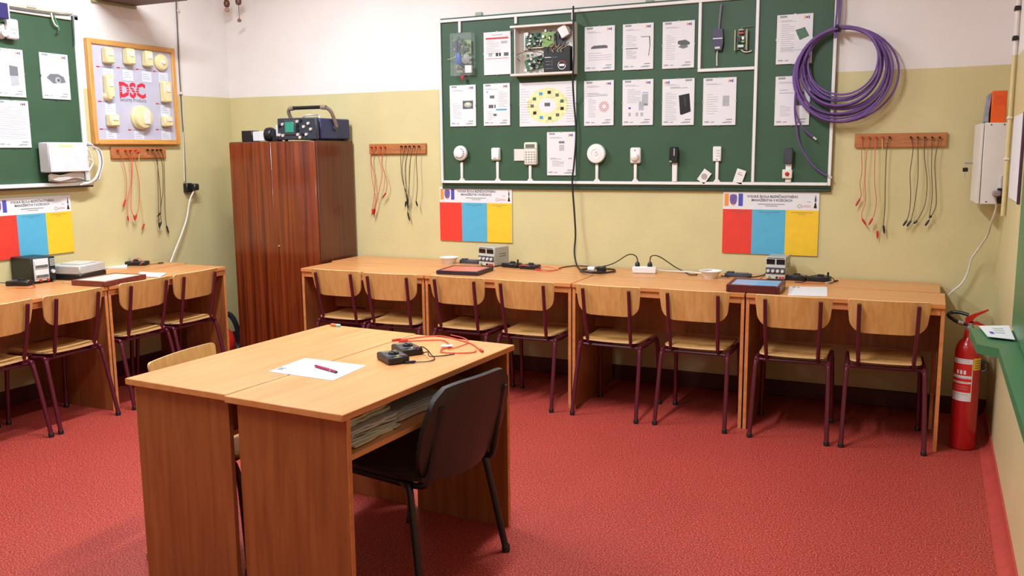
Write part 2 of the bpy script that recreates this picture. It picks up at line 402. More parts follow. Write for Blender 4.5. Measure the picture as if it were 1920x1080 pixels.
# left wall row (sitting side faces +x : rz = +90 deg)
LX = -.527; LDEP = .385
GL = 'beech desks along the left wall'
for (y1, y0, lb) in [(-.897, -1.868, 'beech desk of the left wall row nearest the wardrobe'), (-1.876, -2.86, 'beech desk of the left wall row cut by the left edge of the picture')]:
    desk('school_desk', lb, LX-LDEP/2, (y0+y1)/2, y1-y0, LDEP, pi/2, GL)
for (y1, y0, lb) in [(-.86, -1.86, 'narrow rear table on the left wall below the wooden framed detector display'), (-1.866, -2.86, 'narrow rear table on the left wall holding the black analogue power supply')]:
    xa, xb = LX-LDEP-.004, XL+.018
    desk('rear_table', lb, (xa+xb)/2, (y0+y1)/2, y1-y0, xa-xb, pi/2, 'rear tables on the left wall', front_rail=False, H=.752, backz=(.5, .72))
# centre pair: long axis along y, open sides outwards
CL = [FZ(*q, .75) for q in ((250, 707), (425, 744), (771, 626), (607, 607))]
CR = [FZ(*q, .75) for q in ((430, 741), (639, 783), (956, 648), (773, 624))]
def fit_desk(q):
    cx = sum(p.x for p in q)/4; cy = sum(p.y for p in q)/4
    a1 = atan2(q[3].x-q[0].x, q[3].y-q[0].y); a2 = atan2(q[2].x-q[1].x, q[2].y-q[1].y)
    b1 = atan2(q[1].y-q[0].y, q[1].x-q[0].x); b2 = atan2(q[2].y-q[3].y, q[2].x-q[3].x)
    ang = (-(a1+a2)/2*1.0 + (b1+b2)/2*.5)/1.5
    return cx, cy, ang, ((q[3]-q[0]).length+(q[2]-q[1]).length)/2, ((q[1]-q[0]).length+(q[2]-q[3]).length)/2
fL, fR = fit_desk(CL), fit_desk(CR)
CANG = -.055
desk('work_table', 'beech table of the middle pair, its far side facing the left wall', 1.606, -2.897, 1.075, .475, CANG-pi/2, 'middle pair of tables', topmat=BEECH, over=.03, backz=(.60, .70), shelf=.6, short=.022, front_rail=False)
desk('work_table', 'beech table of the middle pair with paper piles on its open shelf', 2.086, -2.938, 1.075, .475, CANG+pi/2, 'middle pair of tables', topmat=BEECH, over=.03, backz=(.60, .70), shelf=.6, short=.022, front_rail=False)

# ================================================================ wardrobe
CX0, CX1, CYF, CH = -.836, -.062, -.45, 1.597
wd = thing('wardrobe', 'tall glossy mahogany wardrobe in the corner carrying an oscilloscope', 'wardrobe', ((CX0+CX1)/2, CYF/2-.01, 0))
ww, wdp = CX1-CX0, -CYF-.02
for s_ in (-1, 1): M().box((s_*(ww/2-.009), 0, CH/2), (.018, wdp, CH), 0, .002).build('side_panel', MAHOGD, wd)
M().box((0, 0, CH-.012), (ww-.036, wdp, .024), 0, .002).build('top_panel', MAHOGD, wd)
M().box((0, wdp/2-.004, CH/2), (ww-.036, .006, CH-.05)).build('back_panel', MAHOGD, wd)
M().box((0, -wdp/2+.03, .04), (ww-.036, .018, .08)).build('plinth', MAHOGD, wd)
M().box((0, 0, .09), (ww-.036, wdp-.03, .018)).build('bottom_panel', MAHOGD, wd)
for s_ in (-1, 1):
    dr = M().box((s_*(ww-.012)/4, -wdp/2-.0095, (CH+.075)/2), ((ww-.012)/2-.0015, .018, CH-.085), 0, .002).build('door', MAHOG, wd)
    if s_ > 0: M().lathe([(.008, 0), (.011, .003), (.007, .006), (0, .006)], 12, 0, TY(.035, .85, -wdp/2-.0185)).build('keyhole', CHROME, dr)

# ---- oscilloscope on the wardrobe
o = thing('oscilloscope', 'old navy blue oscilloscope with green screen and carrying handle on the wardrobe', 'oscilloscope', (-.235, -.235, CH))
sw, sd, sh = .335, .40, .145
for sx in (-1, 1):
    for sy in (-1, 1): M().lathe([(.012, 0), (.012, .012)], 10, 0, Matrix.Translation((sx*.13, sy*.16, 0))).build('foot', BLACKP, o)
M().box((0, .02, .012+sh/2), (sw, sd-.05, sh), 0, .008).build('case', SCOPEB, o)
M().box((0, sd/2-.03, .012+sh/2), (sw-.01, .06, sh-.012), 0, .006).build('rear_cover', DARKG, o)
M().box((0, -sd/2+.01, .012+sh/2), (sw+.006, .03, sh+.006), 0, .006).build('front_panel', mat('scope_panel', (46, 52, 62), .4, 0, .2, 60), o)
M().box((-.055, -sd/2-.008, .095), (.105, .01, .105), 0, .004).build('bezel', DARKG, o)
M().box((-.055, -sd/2-.0145, .097), (.075, .004, .072), 0, .001).build('screen', SCREEN, o)
random.seed(3)
for (kx, kz) in [(-.148, .105), (-.148, .045), (-.118, .118), (-.118, .04), (.012, .135), (.012, .105), (.012, .075), (.012, .045), (.04, .14), (.05, .045), (.085, .045), (.065, .098), (.03, .025), (.105, .12), (.125, .08)]:
    k = M().lathe([(.011, 0), (.0105, .012), (.0, .012)], 10, 0, TY(kx, kz, -sd/2-.004)).build('knob', BLACKP if random.random() < .3 else mat('knob_grey', (196, 186, 170), .4), o)
h = M(); h.tube(cr([(-.175, .0, .10), (-.178, -.06, .20), (-.16, -.075, .232)], 5), .013, 8); h.tube(cr([(.178, .02, .10), (.18, -.04, .20), (.162, -.075, .232)], 5), .013, 8)
h.tube([(-.16, -.075, .232), (-.12, -.075, .235)], .016, 8); h.tube([(.12, -.075, .235), (.162, -.075, .232)], .016, 8)
h.build('handle_arms', TANG, o)
M().tube([(-.13, -.075, .235), (.13, -.075, .236)], .013, 10).build('handle_grip', BLACKP, o)
for s_ in (-1, 1): M().lathe([(.022, 0), (.022, .012), (0, .012)], 14, 0, Matrix.Translation((s_*.168, .015, .09)) @ Matrix.Rotation(s_*pi/2, 4, 'Y')).build('handle_pivot', DARKG, o)
m = M(); m.tube(cr([(-.09, -.02, .17), (-.02, -.05, .185), (.05, -.02, .182), (.09, -.06, .165), (.02, .02, .17)], 6), .006, 8); m.build('coiled_lead', WHITEW, o)

# ---- camera with lens lying left of it
v = thing('video_camera', 'small black and white surveillance camera lying on the wardrobe left of the oscilloscope', 'camera', (-.63, -.33, CH))
M().box((-.115, 0, .041), (.10, .085, .082), 0, .004).build('rear_housing', BLACKP, v)
M().box((-.012, 0, .040), (.105, .075, .07), 0, .004).build('body', LENSW, v)
RX = Matrix.Translation((.04, 0, .052)) @ Matrix.Rotation(pi/2, 4, 'Y')
M().lathe([(.03, 0), (.05, .006), (.052, .02), (.05, .045), (.042, .058), (.034, .06), (.0, .052)], 20, 0, RX).build('lens', BLACKP, v)
M().box((.125, .03, .06), (.05, .016, .12), 0, .003).build('mounting_plate', LENSW, v)
M().box((.135, -.01, .02), (.05, .05, .04), 0, .004).build('bracket', BLACKP, v)

# ---- red canister peeping out beside the wardrobe
v = thing('vacuum_cleaner', 'red rounded canister with dark hose on the floor between left desks and wardrobe', 'vacuum cleaner', (-1.0, -.52, 0))
b_ = M(); b_.lathe([(.10, .02), (.125, .05), (.13, .11), (.115, .17), (.08, .21), (.0, .225)], 20); b_.build('body', REDP, v)
M().lathe([(.11, 0), (.115, .012), (.11, .02)], 20).build('base', BLACKP, v)
M().tube(cr([(0, 0, .22), (0, .05, .30), (.02, .12, .30), (.05, .15, .22), (.06, .17, .08), (.05, .14, .03)], 6), .02, 8).build('hose', mat('teal_black_hose', (22, 40, 44), .5), v)

# ================================================================ plywood chairs
def make_chair(label, grp):
    c = thing('school_chair', label, 'chair', (0, 0, 0), 0, grp)
    def plate(prof, wtop, wbot, r_top, r_bot, thick, bow, nm, horizontal):
        # outline grid with rounded corners, given in (s across, t along) and a bowed surface
        n = 13; vs = []; TT = [0, .03, .08, .16, .26, .36, .5, .7, .86, .92, .965, .99, 1]; rows = len(TT); m = M(); grid = {}
        for side in (0, 1):
            for j in range(rows):
                t_ = TT[j]; L = prof[2]
                w_ = (wbot+(wtop-wbot)*t_)/2; dist0, dist1 = t_*L, (1-t_)*L
                cut = 0
                if dist0 < r_bot: cut = r_bot-math.sqrt(max(0, r_bot**2-(r_bot-dist0)**2))
                if dist1 < r_top: cut = max(cut, r_top-math.sqrt(max(0, r_top**2-(r_top-dist1)**2)))
                for i in range(n):
                    s_ = -1+2*i/(n-1); x = s_*(w_-cut)
                    q = prof[0](t_, x/ .19); nrm = prof[1](t_)
                    grid[side, j, i] = len(vs); vs.append((x, q[0]+(nrm[0]*thick if side else 0), q[1]+(nrm[1]*thick if side else 0)))
        fs = []; mi = []
        for side in (0, 1):
            for j in range(rows-1):
                for i in range(n-1):
                    f = (grid[side, j, i], grid[side, j, i+1], grid[side, j+1, i+1], grid[side, j+1, i]); fs.append(f if side else f[::-1]); mi.append(0)
        ring = [(0, i) for i in range(n)]+[(j, n-1) for j in range(1, rows)]+[(rows-1, i) for i in range(n-2, -1, -1)]+[(j, 0) for j in range(rows-2, 0, -1)]
        for k in range(len(ring)):
            a, b = ring[k], ring[(k+1) % len(ring)]
            fs.append((grid[0, a[0], a[1]], grid[0, b[0], b[1]], grid[1, b[0], b[1]], grid[1, a[0], a[1]])); mi.append(1)
        m.v, m.f, m.m = vs, fs, mi
        return m.build(nm, [PLY, PLYE], c)
    # backrest: bottom z .588 -> top .760, bowed so the middle lies further back
    bp = lambda t_, x: (-.163-.030*t_-.020*(1-x*x), .588+.172*t_)
    plate((bp, lambda t_: (.985, .17), .174), .388, .350, .018, .066, .010, .02, 'backrest', False)
    sp_ = lambda t_, x: (-.165+.365*t_, .432+.006*sin(t_*pi)*-1.2-.010*max(0, t_-.85)/.15+.006*x*x)
    plate((sp_, lambda t_: (0, 1), .365), .355, .335, .05, .035, .010, 0, 'seat', True)
    for s_ in (-1, 1):
        M().tube(cr([(s_*.181, -.06, .408), (s_*.181, -.125, .412), (s_*.182, -.152, .398), (s_*.186, -.178, .30), (s_*.193, -.240, .012)], 5), .0118, 10).build('leg', MAROON, c)
        M().tube(cr([(s_*.181, -.06, .408), (s_*.181, .12, .412), (s_*.181, .155, .395), (s_*.185, .175, .30), (s_*.19, .195, .012)], 5), .0118, 10).build('leg', MAROON, c)
        for yy in (-.240, .195): M().lathe([(.0145, 0), (.0145, .02), (.012, .024)], 10, 0, Matrix.Translation((s_*(.193 if yy < 0 else .19), yy+(.002 if yy < 0 else -.002), 0))).build('foot', BLACKP, c)
        u_ = M().tube(cr([(s_*.125, .02, .413), (s_*.127, -.10, .411), (s_*.129, -.150, .425), (s_*.131, -.172, .48), (s_*.135, -.198, .60), (s_*.137, -.222, .742)], 5), .0105, 10)
        u_.build('upright', MAROON, c)
        for hz in (.63, .71):
            M().lathe([(.006, 0), (.005, .003), (0, .004)], 8, 0, TY(s_*.136, hz, -.2085-.016*(hz-.63)/.11)).build('rivet', STEEL, c)
        M().lathe([(.013, 0), (.013, .016), (0, .018)], 8, 0, TY(s_*.178, .403, -.145)).build('joint_cap', MAROON, c)
    M().tube([(-.18, -.128, .404), (.18, -.128, .404)], .0095, 8).build('cross_bar', MAROON, c)
    M().tube([(-.18, .11, .404), (.18, .11, .404)], .0095, 8).build('cross_bar', MAROON, c)
    return c
GC = 'plywood school chairs'
mid = []
for a, b, y in [(585, 678, 503), (689, 787, 508), (801.5, 908, 516), (926, 1038, 525), (1080, 1204, 535), (1235, 1367, 543), (1414, 1558, 555), (1585, 1740, 566)]:
    mid.append((BW(a, y, .85).x+BW(b, y+5, .85).x)/2)
cy_ = [-.645, -.645, -.645, -.655, -.66, -.648, -.655, -.628]; cr_ = [0, 1, -1, 0, -2, 0, 2.2, 4.0]
lbs = ['plywood chair nearest the wardrobe in the back wall row', 'second plywood chair from the wardrobe in the back wall row', 'third plywood chair from the wardrobe, below the red topped tray', 'fourth plywood chair from the wardrobe in the back wall row',
       'plywood chair at the desk of the white power strip, on its left', 'plywood chair at the desk of the white power strip, below the white bowl', 'plywood chair second from the extinguisher in the back wall row', 'plywood chair nearest the fire extinguisher']
ch0 = None
mid[0] = .338; mid[1] = .745; cr_[1] = 5; cy_[1] = -.668
for x, y, a, lb in zip(mid, cy_, cr_, lbs):
    if ch0 is None: ch0 = make_chair(lb, GC); ch0.location = (x, y, 0); ch0.rotation_euler.z = radians(a)
    else: dup(ch0, (x, y, 0), radians(a), lb)
for x, y, a, lb in [(-.675, -1.215, 90, 'plywood chair of the left wall row nearest the wardrobe'), (-.675, -1.634, 90, 'plywood chair of the left wall row, second from the wardrobe'),
                    (-.675, -2.14, 90, 'plywood chair of the left wall row, third from the wardrobe'), (-.675, -2.585, 90, 'plywood chair of the left wall row cut by the left picture edge'),
                    (1.437, -3.045, -83, 'plywood chair pushed under the far side of the middle tables')]:
    dup(ch0, (x, y, 0), radians(a), lb)

# ================================================================ black office chair
oc = thing('office_chair', 'black upholstered visitor chair pulled up to the middle tables', 'chair', (2.150, -2.862, 0), radians(80))
def pad(nm, cfun, n=16, rows=10, thick=.03, mat_=FABRIC, mat2=SHELL):
    m = M(); g = {}
    for side in (0, 1):
        for j in range(rows):
            for i in range(n):
                a, b = -1+2*i/(n-1), j/(rows-1)
                p, nr = cfun(a, b)
                e = 1-max(abs(a)**6, abs(2*b-1)**6)
                g[side, j, i] = len(m.v); m.v.append(tuple(Vector(p)+Vector(nr)*(thick*(.35+.65*max(0, e)**.5) if side else 0)))
    for side in (0, 1):
        for j in range(rows-1):
            for i in range(n-1):
                f = (g[side, j, i], g[side, j, i+1], g[side, j+1, i+1], g[side, j+1, i]); m.f.append(f if side else f[::-1]); m.m.append(side)
    ring = [(0, i) for i in range(n)]+[(j, n-1) for j in range(1, rows)]+[(rows-1, i) for i in range(n-2, -1, -1)]+[(j, 0) for j in range(rows-2, 0, -1)]
    for k in range(len(ring)):
        a, b = ring[k], ring[(k+1) % len(ring)]; m.f.append((g[0, a[0], a[1]], g[0, b[0], b[1]], g[1, b[0], b[1]], g[1, a[0], a[1]])); m.m.append(0)
    return m.build(nm, [mat2, mat_], oc)
def back_f(a, b):
    q = abs(2*b-1)
    w_ = (.238 if b < .55 else .238-.045*((b-.55)/.45)**1.6)*(1-.20*max(0, (.45-b)/.45)**2)*(1-.16*max(0, (q-.72)/.28)**2.2)
    z = .392+.36*(b-.5)*(1-.07*abs(a)**3)+.18
    y = -.205-.085*b-.03*(1-a*a)
    return (a*w_, y, z), (0, 1, .2)
pad('backrest', back_f, thick=.045)
def seat_f(a, b):
    w_ = .215*(1-.12*abs(2*b-1)**4)
    return (a*w_, -.20+.42*b, .405-.012*(b > .9)-.01*(1-a*a)*(1-abs(2*b-1))), (0, 0, 1)
pad('seat', seat_f, thick=.045)
for s_ in (-1, 1):
    M().tube(cr([(s_*.20, .15, .392), (s_*.21, .19, .38), (s_*.22, .215, .30), (s_*.245, .25, .01)], 5), .013, 10).build('leg', BLACKTUBE, oc)
    M().tube(cr([(s_*.20, -.12, .392), (s_*.21, -.16, .38), (s_*.22, -.18, .30), (s_*.245, -.235, .01)], 5), .013, 10).build('leg', BLACKTUBE, oc)
    M().tube([(s_*.20, -.13, .39), (s_*.20, .16, .39)], .012, 8).build('side_rail', BLACKTUBE, oc)
    M().tube(cr([(s_*.19, -.05, .39), (s_*.19, -.19, .39), (s_*.185, -.228, .43), (s_*.178, -.262, .60), (s_*.175, -.285, .68)], 5), .012, 8).build('back_post', BLACKTUBE, oc)
    for yy in (-.235, .25): M().lathe([(.016, 0), (.016, .025), (.013, .03)], 10, 0, Matrix.Translation((s_*.245, yy, 0))).build('foot', BLACKP, oc)
for yy in (-.10, .13): M().tube([(-.2, yy, .385), (.2, yy, .385)], .011, 8).build('cross_bar', BLACKTUBE, oc)

# ================================================================ wall displays
BO = .022                                   # front of the back-wall board above the plaster
def span(side, tl, br, off):
    u0, v1 = wuv(side, *tl, off); u1, v0 = wuv(side, *br, off); return u0, u1, v0, v1
def quadspan(side, tl, tr, br, bl, off):
    a, b, c_, d = (wuv(side, *q, off) for q in (tl, tr, br, bl))
    return (a[0]+d[0])/2, (b[0]+c_[0])/2, (c_[1]+d[1])/2, (a[1]+b[1])/2
# ---- big green board of the back wall
bu0, _ = wuv('b', 829, 200, 0); bu1, _ = wuv('b', 1565, 200, 0); bv0 = wuv('b', 1200, 350, 0)[1]; bv1 = wuv('b', 1000, 22, 0)[1]
bc = (bu0+bu1)/2; bh = bv1-bv0
bd = thing('display_board', 'long green display board with white cable ducts on the back wall', 'display board', (bc, 0, bv0))
M().box((0, -.0115, bh/2), (bu1-bu0, .019, bh), 0, .002).build('panel', GREEN, bd)
M().box((0, -.012, -.012), (bu1-bu0, .022, .02), 0, .003).build('bottom_rail', mat('dark_green_rail', (40, 66, 50), .5), bd)
DW, DD = .019, .014
def duct(x0, z0, x1, z1, wdt=DW, dep=DD, nm='cable_duct'):
    m = M(); y = -BO-dep/2+.0005
    if abs(x1-x0) > abs(z1-z0): m.box(((x0+x1)/2, y, (z0+z1)/2), (abs(x1-x0), dep, wdt), 0, .003)
    else: m.box(((x0+x1)/2, y, (z0+z1)/2), (wdt, dep, abs(z1-z0)), 0, .003)
    return m.build(nm, WHITEP, bd)
def bx(px, py): u, v_ = wuv('b', px, py, BO); return u-bc, v_-bv0
zb = bx(1190, 343)[1]; zt = bx(1000, 27)[1]; xl = bu0-bc+.008; xr = bx(1561, 200)[0]
duct(xl, zb-.0095, xl, bh-.002); duct(xr, zb-.0095, xr, bh-.002); duct(xl+.0095, zb, xr-.0095, zb); duct(xl+.0095, zt, xr-.0095, zt)
xm = bx(1416, 200)[0]; duct(xm, zb+.0095, xm, zt-.0095)
xa = bx(1313, 60)[0]; zc = bx(1365, 130)[1]; duct(xa, zc+.0095, xa, zt-.0095); duct(xa-.0095, zc, xm-.0095, zc)
for px, py in ((863, 62), (968, 45), (1075, 38)):
    x_, z_ = bx(px, py); duct(x_, z_, x_, zt-.0095)
M().box((bx(896, 30)[0], -.008, bh+.012), (.05, .01, .024), 0, .002).build('hanger', mat('hanger_green', (150, 160, 150), .5), bd)
M().box((bx(1075, 20)[0]+.5, -.008, bh+.012), (.05, .01, .024), 0, .002).build('hanger', MATS['hanger_green'], bd)
stubs = [(867, 300), (934, 299), (995, 306), (1120, 303), (1192, 303), (1345, 299)]
for px, py in stubs:
    x_, z_ = bx(px, py+4); x_ = bx(px, 320)[0]; duct(x_, zb+.0095, x_, z_+.0)
    fl = M(); fl.prism([(x_-.022, zb+.009), (x_+.022, zb+.009), (x_+.0095, zb+.026), (x_-.0095, zb+.026)], -BO+.001, -BO-.012, 'xz'); fl.build('duct_flare', WHITEP, bd)
duct(bx(1266, 320)[0], zb+.0095, bx(1266, 320)[0], bx(1266, 296)[1], .032, .018); duct(bx(1479, 320)[0], zb+.0095, bx(1479, 320)[0], bx(1479, 298)[1], .034, .018)

# ---- clip-framed information sheets
def std_marks(m, w_, h_, y, flip=False):
    hw = w_/2
    a, b = (.22, .42) if flip else (-.42, -.22)
    m.rect(a*w_, b*w_, h_*.942, h_*.978, y, 0)                       # dark header tag
    m.rect(a*w_+.002, b*w_-.002, h_*.951, h_*.969, y-.0002, 2)
    c_ = -.35 if flip else .33
    m.rect((c_-.075)*w_, (c_-.04)*w_, h_*.895, h_*.955, y, 3); m.poly([((c_+.033*cos(a_))*w_, h_*.925+.033*w_*sin(a_)) for a_ in [2*pi*k/10 for k in range(10)]], y, 5); m.rect((c_+.04)*w_, (c_+.075)*w_, h_*.895, h_*.955, y, 4)
    m.rect(.22*w_, .40*w_, h_*.115, h_*.13, y, 0)
    m.poly([((.28+.12*cos(a_))*w_, h_*.065+.022*h_*sin(a_)) for a_ in [2*pi*k/12 for k in range(12)]], y, 6); m.rect(.1*w_, .2*w_, h_*.05, h_*.062, y, 1)
    m.rect(-.44*w_, -.3*w_, h_*.06, h_*.09, y, 2); m.rect(-.25*w_, -.14*w_, h_*.06, h_*.08, y, 2)
def lines(m, w_, h_, y, x0, x1, z0, z1, n, mi=2, seed=0, head=False):
    rnd = random.Random(seed)
    for k in range(n):
        z = z1+(z0-z1)*k/max(1, n-1); e = x1 if k % 4 else x1-(x1-x0)*rnd.uniform(.1, .5)
        m.rect(x0*w_, e*w_, z*h_-.0011, z*h_+.0011, y, mi)
PMATS = [TEXTM, TEXTM, TEXTG, ORANGE, BLUE, VIOLET, PICL, PIC, BLACKP, SKYB, REDP, PYELL, PCB, PAPER]
def sheet(side, q, label, pic, flip=False, off=BO, hh=None, grp='clip framed information sheets', marks=True, ww_=None):
    u0, u1, v0, v1 = quadspan(side, *q, off+.008)
    w_, h_ = u1-u0, v1-v0
    s_ = thing('information_sheet', label, 'framed sheet', wloc(side, (u0+u1)/2, v0, off), RZ[side], grp)
    M().box((0, -.004, h_/2), (w_, .008, h_), 0, .0012).build('sheet', PAPER, s_)
    m = M(); y = -.0084
    if marks: std_marks(m, w_, h_, y, flip)
    pic(m, w_, h_, y)
    split_print(m, PMATS, s_, (6, 7, 8, 9, 10, 11, 12, 13))
    for cx_, cz_, a, b in ((0, h_, .012, .006), (0, 0, .012, .006), (-w_/2, h_/2, .006, .012), (w_/2, h_/2, .006, .012)):
        M().box((cx_, -.005, cz_), (a, .009, b)).build('clip', STEEL, s_)
    return s_
def P_generic(seed, fn):
    def f(m, w_, h_, y):
        lines(m, w_, h_, y, -.40, .05, .86, .88, 2, 2, seed); fn(m, w_, h_, y)
    return f
def p_detector(m, w_, h_, y):
    m.rect(.0*w_, .40*w_, .42*h_, .62*h_, y, 7)
    m.poly([((.2+.15*cos(a))*w_, .52*h_+.06*h_*sin(a)) for a in [2*pi*k/16 for k in range(16)]], y-.0002, 6); m.poly([((.2+.09*cos(a))*w_, .545*h_+.03*h_*sin(a)) for a in [2*pi*k/12 for k in range(12)]], y-.0004, 11)
    lines(m, w_, h_, y, -.38, -.05, .2, .55, 10)
def p_lock(m, w_, h_, y):
    m.rect(-.25*w_, -.08*w_, .65*h_, .72*h_, y, 7); m.rect(-.3*w_, -.12*w_, .42*h_, .5*h_, y, 7); m.rect(-.08*w_, -.04*w_, .42*h_, .5*h_, y, 8); m.rect(-.02*w_, .38*w_, .36*h_, .395*h_, y, 9); m.rect(-.12*w_, .0, .23*h_, .28*h_, y, 7)
    lines(m, w_, h_, y, .08, .4, .45, .8, 10); lines(m, w_, h_, y, -.35, -.05, .15, .33, 5); m.rect(-.38*w_, -.32*w_, .79*h_, .82*h_, y, 9)
def p_redbar(m, w_, h_, y):
    m.rect(-.42*w_, .42*w_, .83*h_, .87*h_, y, 10); m.rect(-.42*w_, .42*w_, .375*h_, .385*h_, y, 10); m.rect(-.2*w_, .2*w_, .92*h_, .935*h_, y, 2)
    lines(m, w_, h_, y, -.4, .1, .5, .78, 8); m.rect(.15*w_, .38*w_, .72*h_, .78*h_, y, 6)
    for x0, x1, mi in ((-.32, -.18, 6), (-.05, .04, 8), (.07, .14, 8), (.25, .42, 7)): m.rect(x0*w_, x1*w_, .43*h_, .51*h_, y, mi)
def p_wheel(m, w_, h_, y):
    c_ = (.0, .47*h_); R_ = .40*h_
    m.poly([(1.28*R_*cos(a), c_[1]+R_*sin(a)) for a in [2*pi*k/32 for k in range(32)]], y, 11)
    m.poly([(.56*R_*cos(a), c_[1]+.42*R_*sin(a)) for a in [2*pi*k/24 for k in range(24)]], y-.0002, 13); m.rect(-.05*w_, .05*w_, c_[1]-.02*h_, c_[1]+.06*h_, y-.0004, 7)
    for k in range(11):
        a = 2*pi*k/11+.3; m.rect(.95*R_*cos(a)-.012, .95*R_*cos(a)+.012, c_[1]+.74*R_*sin(a)-.010, c_[1]+.74*R_*sin(a)+.010, y-.0004, [12, 7, 8, 9][k % 4])
    lines(m, w_, h_, y, -.48, -.32, .1, .85, 14); lines(m, w_, h_, y, .33, .48, .1, .85, 14); m.rect(-.48*w_, .48*w_, .95*h_, .957*h_, y, 2)
def p_keypad(m, w_, h_, y):
    m.rect(-.08*w_, .12*w_, .74*h_, .79*h_, y, 1)
    for i in range(4):
        for j in range(4): m.rect((-.06+.045*i)*w_, (-.03+.045*i)*w_, (.68-.035*j)*h_, (.70-.035*j)*h_, y, 1)
    lines(m, w_, h_, y, -.38, .0, .38, .4, 2, 1); lines(m, w_, h_, y, -.32, .1, .22, .34, 6); m.rect(.25*w_, .38*w_, .385*h_, .4*h_, y, 10)
def p_bar(m, w_, h_, y):
    m.poly([(-.28*w_, .5*h_), (.27*w_, .505*h_), (.27*w_, .55*h_), (.2*w_, .575*h_), (-.2*w_, .57*h_), (-.28*w_, .53*h_)], y, 7); lines(m, w_, h_, y, -.38, .4, .25, .4, 4)
def p_arm(m, w_, h_, y):
    m.rect(.1*w_, .38*w_, .70*h_, .715*h_, y, 1); m.poly([(.36*w_, .71*h_), (.39*w_, .71*h_), (.40*w_, .5*h_), (.36*w_, .29*h_), (.345*w_, .29*h_), (.38*w_, .5*h_)], y, 8); m.rect(-.4*w_, .0, .455*h_, .47*h_, y, 8)
    lines(m, w_, h_, y, -.38, -.05, .52, .75, 7); lines(m, w_, h_, y, -.38, -.05, .25, .42, 8)
def p_boxes(m, w_, h_, y):
    m.poly([(-.02*w_, .52*h_), (.16*w_, .46*h_), (.36*w_, .5*h_), (.36*w_, .54*h_), (.22*w_, .6*h_), (-.01*w_, .58*h_)], y, 7); m.poly([(0, .45*h_), (.16*w_, .41*h_), (.3*w_, .44*h_), (.3*w_, .47*h_), (.1*w_, .5*h_)], y-.0002, 1); lines(m, w_, h_, y, -.38, -.1, .2, .7, 12)
def p_star(m, w_, h_, y):
    for k in range(14):
        a = 2*pi*k/14; ca, sa = cos(a), sin(a); n_ = .006*w_*2
        m.poly([(.18*w_+.13*w_*1.0*ca*.5-n_*sa*.5, .42*h_+.13*w_*sa*.5+n_*ca*.5), (.18*w_+.17*w_*ca-n_*sa, .42*h_+.17*w_*sa+n_*ca), (.18*w_+.17*w_*ca+n_*sa, .42*h_+.17*w_*sa-n_*ca), (.18*w_+.13*w_*ca*.5+n_*sa*.5, .42*h_+.13*w_*sa*.5-n_*ca*.5)], y, 10)
    lines(m, w_, h_, y, -.38, .3, .66, .72, 3, 1); lines(m, w_, h_, y, -.35, -.1, .2, .6, 12)
def p_sensors(m, w_, h_, y):
    m.rect(.14*w_, .34*w_, .42*h_, .68*h_, y, 6); m.rect(.16*w_, .32*w_, .44*h_, .47*h_, y-.0002, 1); m.rect(.04*w_, .2*w_, .33*h_, .52*h_, y-.0003, 6); m.rect(.15*w_, .35*w_, .70*h_, .715*h_, y, 9)
    for x in (-.3, -.06, .1): m.rect(x*w_, (x+.08)*w_, .2*h_, .28*h_, y, 6)
    m.rect(-.3*w_, -.22*w_, .36*h_, .4*h_, y, 4); lines(m, w_, h_, y, -.34, .1, .5, .78, 9)
def p_reader(m, w_, h_, y):
    m.poly([(.02*w_, .64*h_), (.35*w_, .68*h_), (.40*w_, .29*h_), (.11*w_, .22*h_), (.07*w_, .24*h_)], y, 8); m.poly([(.2*w_, .6*h_), (.215*w_, .605*h_), (.24*w_, .42*h_), (.225*w_, .41*h_)], y-.0002, 7)
    lines(m, w_, h_, y, -.25, .3, .80, .82, 2, 1); lines(m, w_, h_, y, -.4, -.05, .12, .7, 16)
def p_white(m, w_, h_, y):
    m.rect(.1*w_, .3*w_, .4*h_, .62*h_, y, 6); m.rect(.12*w_, .28*w_, .5*h_, .515*h_, y-.0002, 2); lines(m, w_, h_, y, -.38, -.05, .25, .65, 9)
def p_pcb(m, w_, h_, y):
    m.poly([(.02*w_, .68*h_), (.28*w_, .73*h_), (.41*w_, .55*h_), (.15*w_, .47*h_)], y, 12); lines(m, w_, h_, y, -.38, .0, .25, .8, 14); lines(m, w_, h_, y, -.38, .3, .28, .32, 2)
def p_greybox(m, w_, h_, y):
    m.rect(.1*w_, .33*w_, .40*h_, .68*h_, y, 7); m.rect(.29*w_, .33*w_, .40*h_, .68*h_, y-.0002, 1); lines(m, w_, h_, y, -.38, .05, .66, .72, 2, 1); lines(m, w_, h_, y, -.35, -.05, .2, .4, 7)
def p_camera(m, w_, h_, y):
    m.poly([(-.32*w_, .46*h_), (-.18*w_, .55*h_), (.1*w_, .56*h_), (.3*w_, .5*h_), (.36*w_, .38*h_), (.2*w_, .36*h_), (-.1*w_, .34*h_), (-.2*w_, .4*h_)], y, 1); m.poly([(.08*w_+.1*w_*cos(a), .42*h_+.1*w_*sin(a)) for a in [2*pi*k/14 for k in range(14)]], y-.0002, 6); m.poly([(.1*w_+.05*w_*cos(a), .42*h_+.05*w_*sin(a)) for a in [2*pi*k/12 for k in range(12)]], y-.0004, 7)
    lines(m, w_, h_, y, -.35, .3, .7, .76, 3)
def p_speaker(m, w_, h_, y):
    m.poly([(.0, .66*h_), (.28*w_, .64*h_), (.3*w_, .25*h_), (.02*w_, .22*h_)], y, 6); m.poly([(.0, .66*h_), (.28*w_, .64*h_), (.29*w_, .45*h_), (.0, .44*h_)], y-.0002, 1); lines(m, w_, h_, y, -.4, -.08, .3, .75, 9)
def p_text(m, w_, h_, y): lines(m, w_, h_, y, -.42, .38, .2, .82, 22)
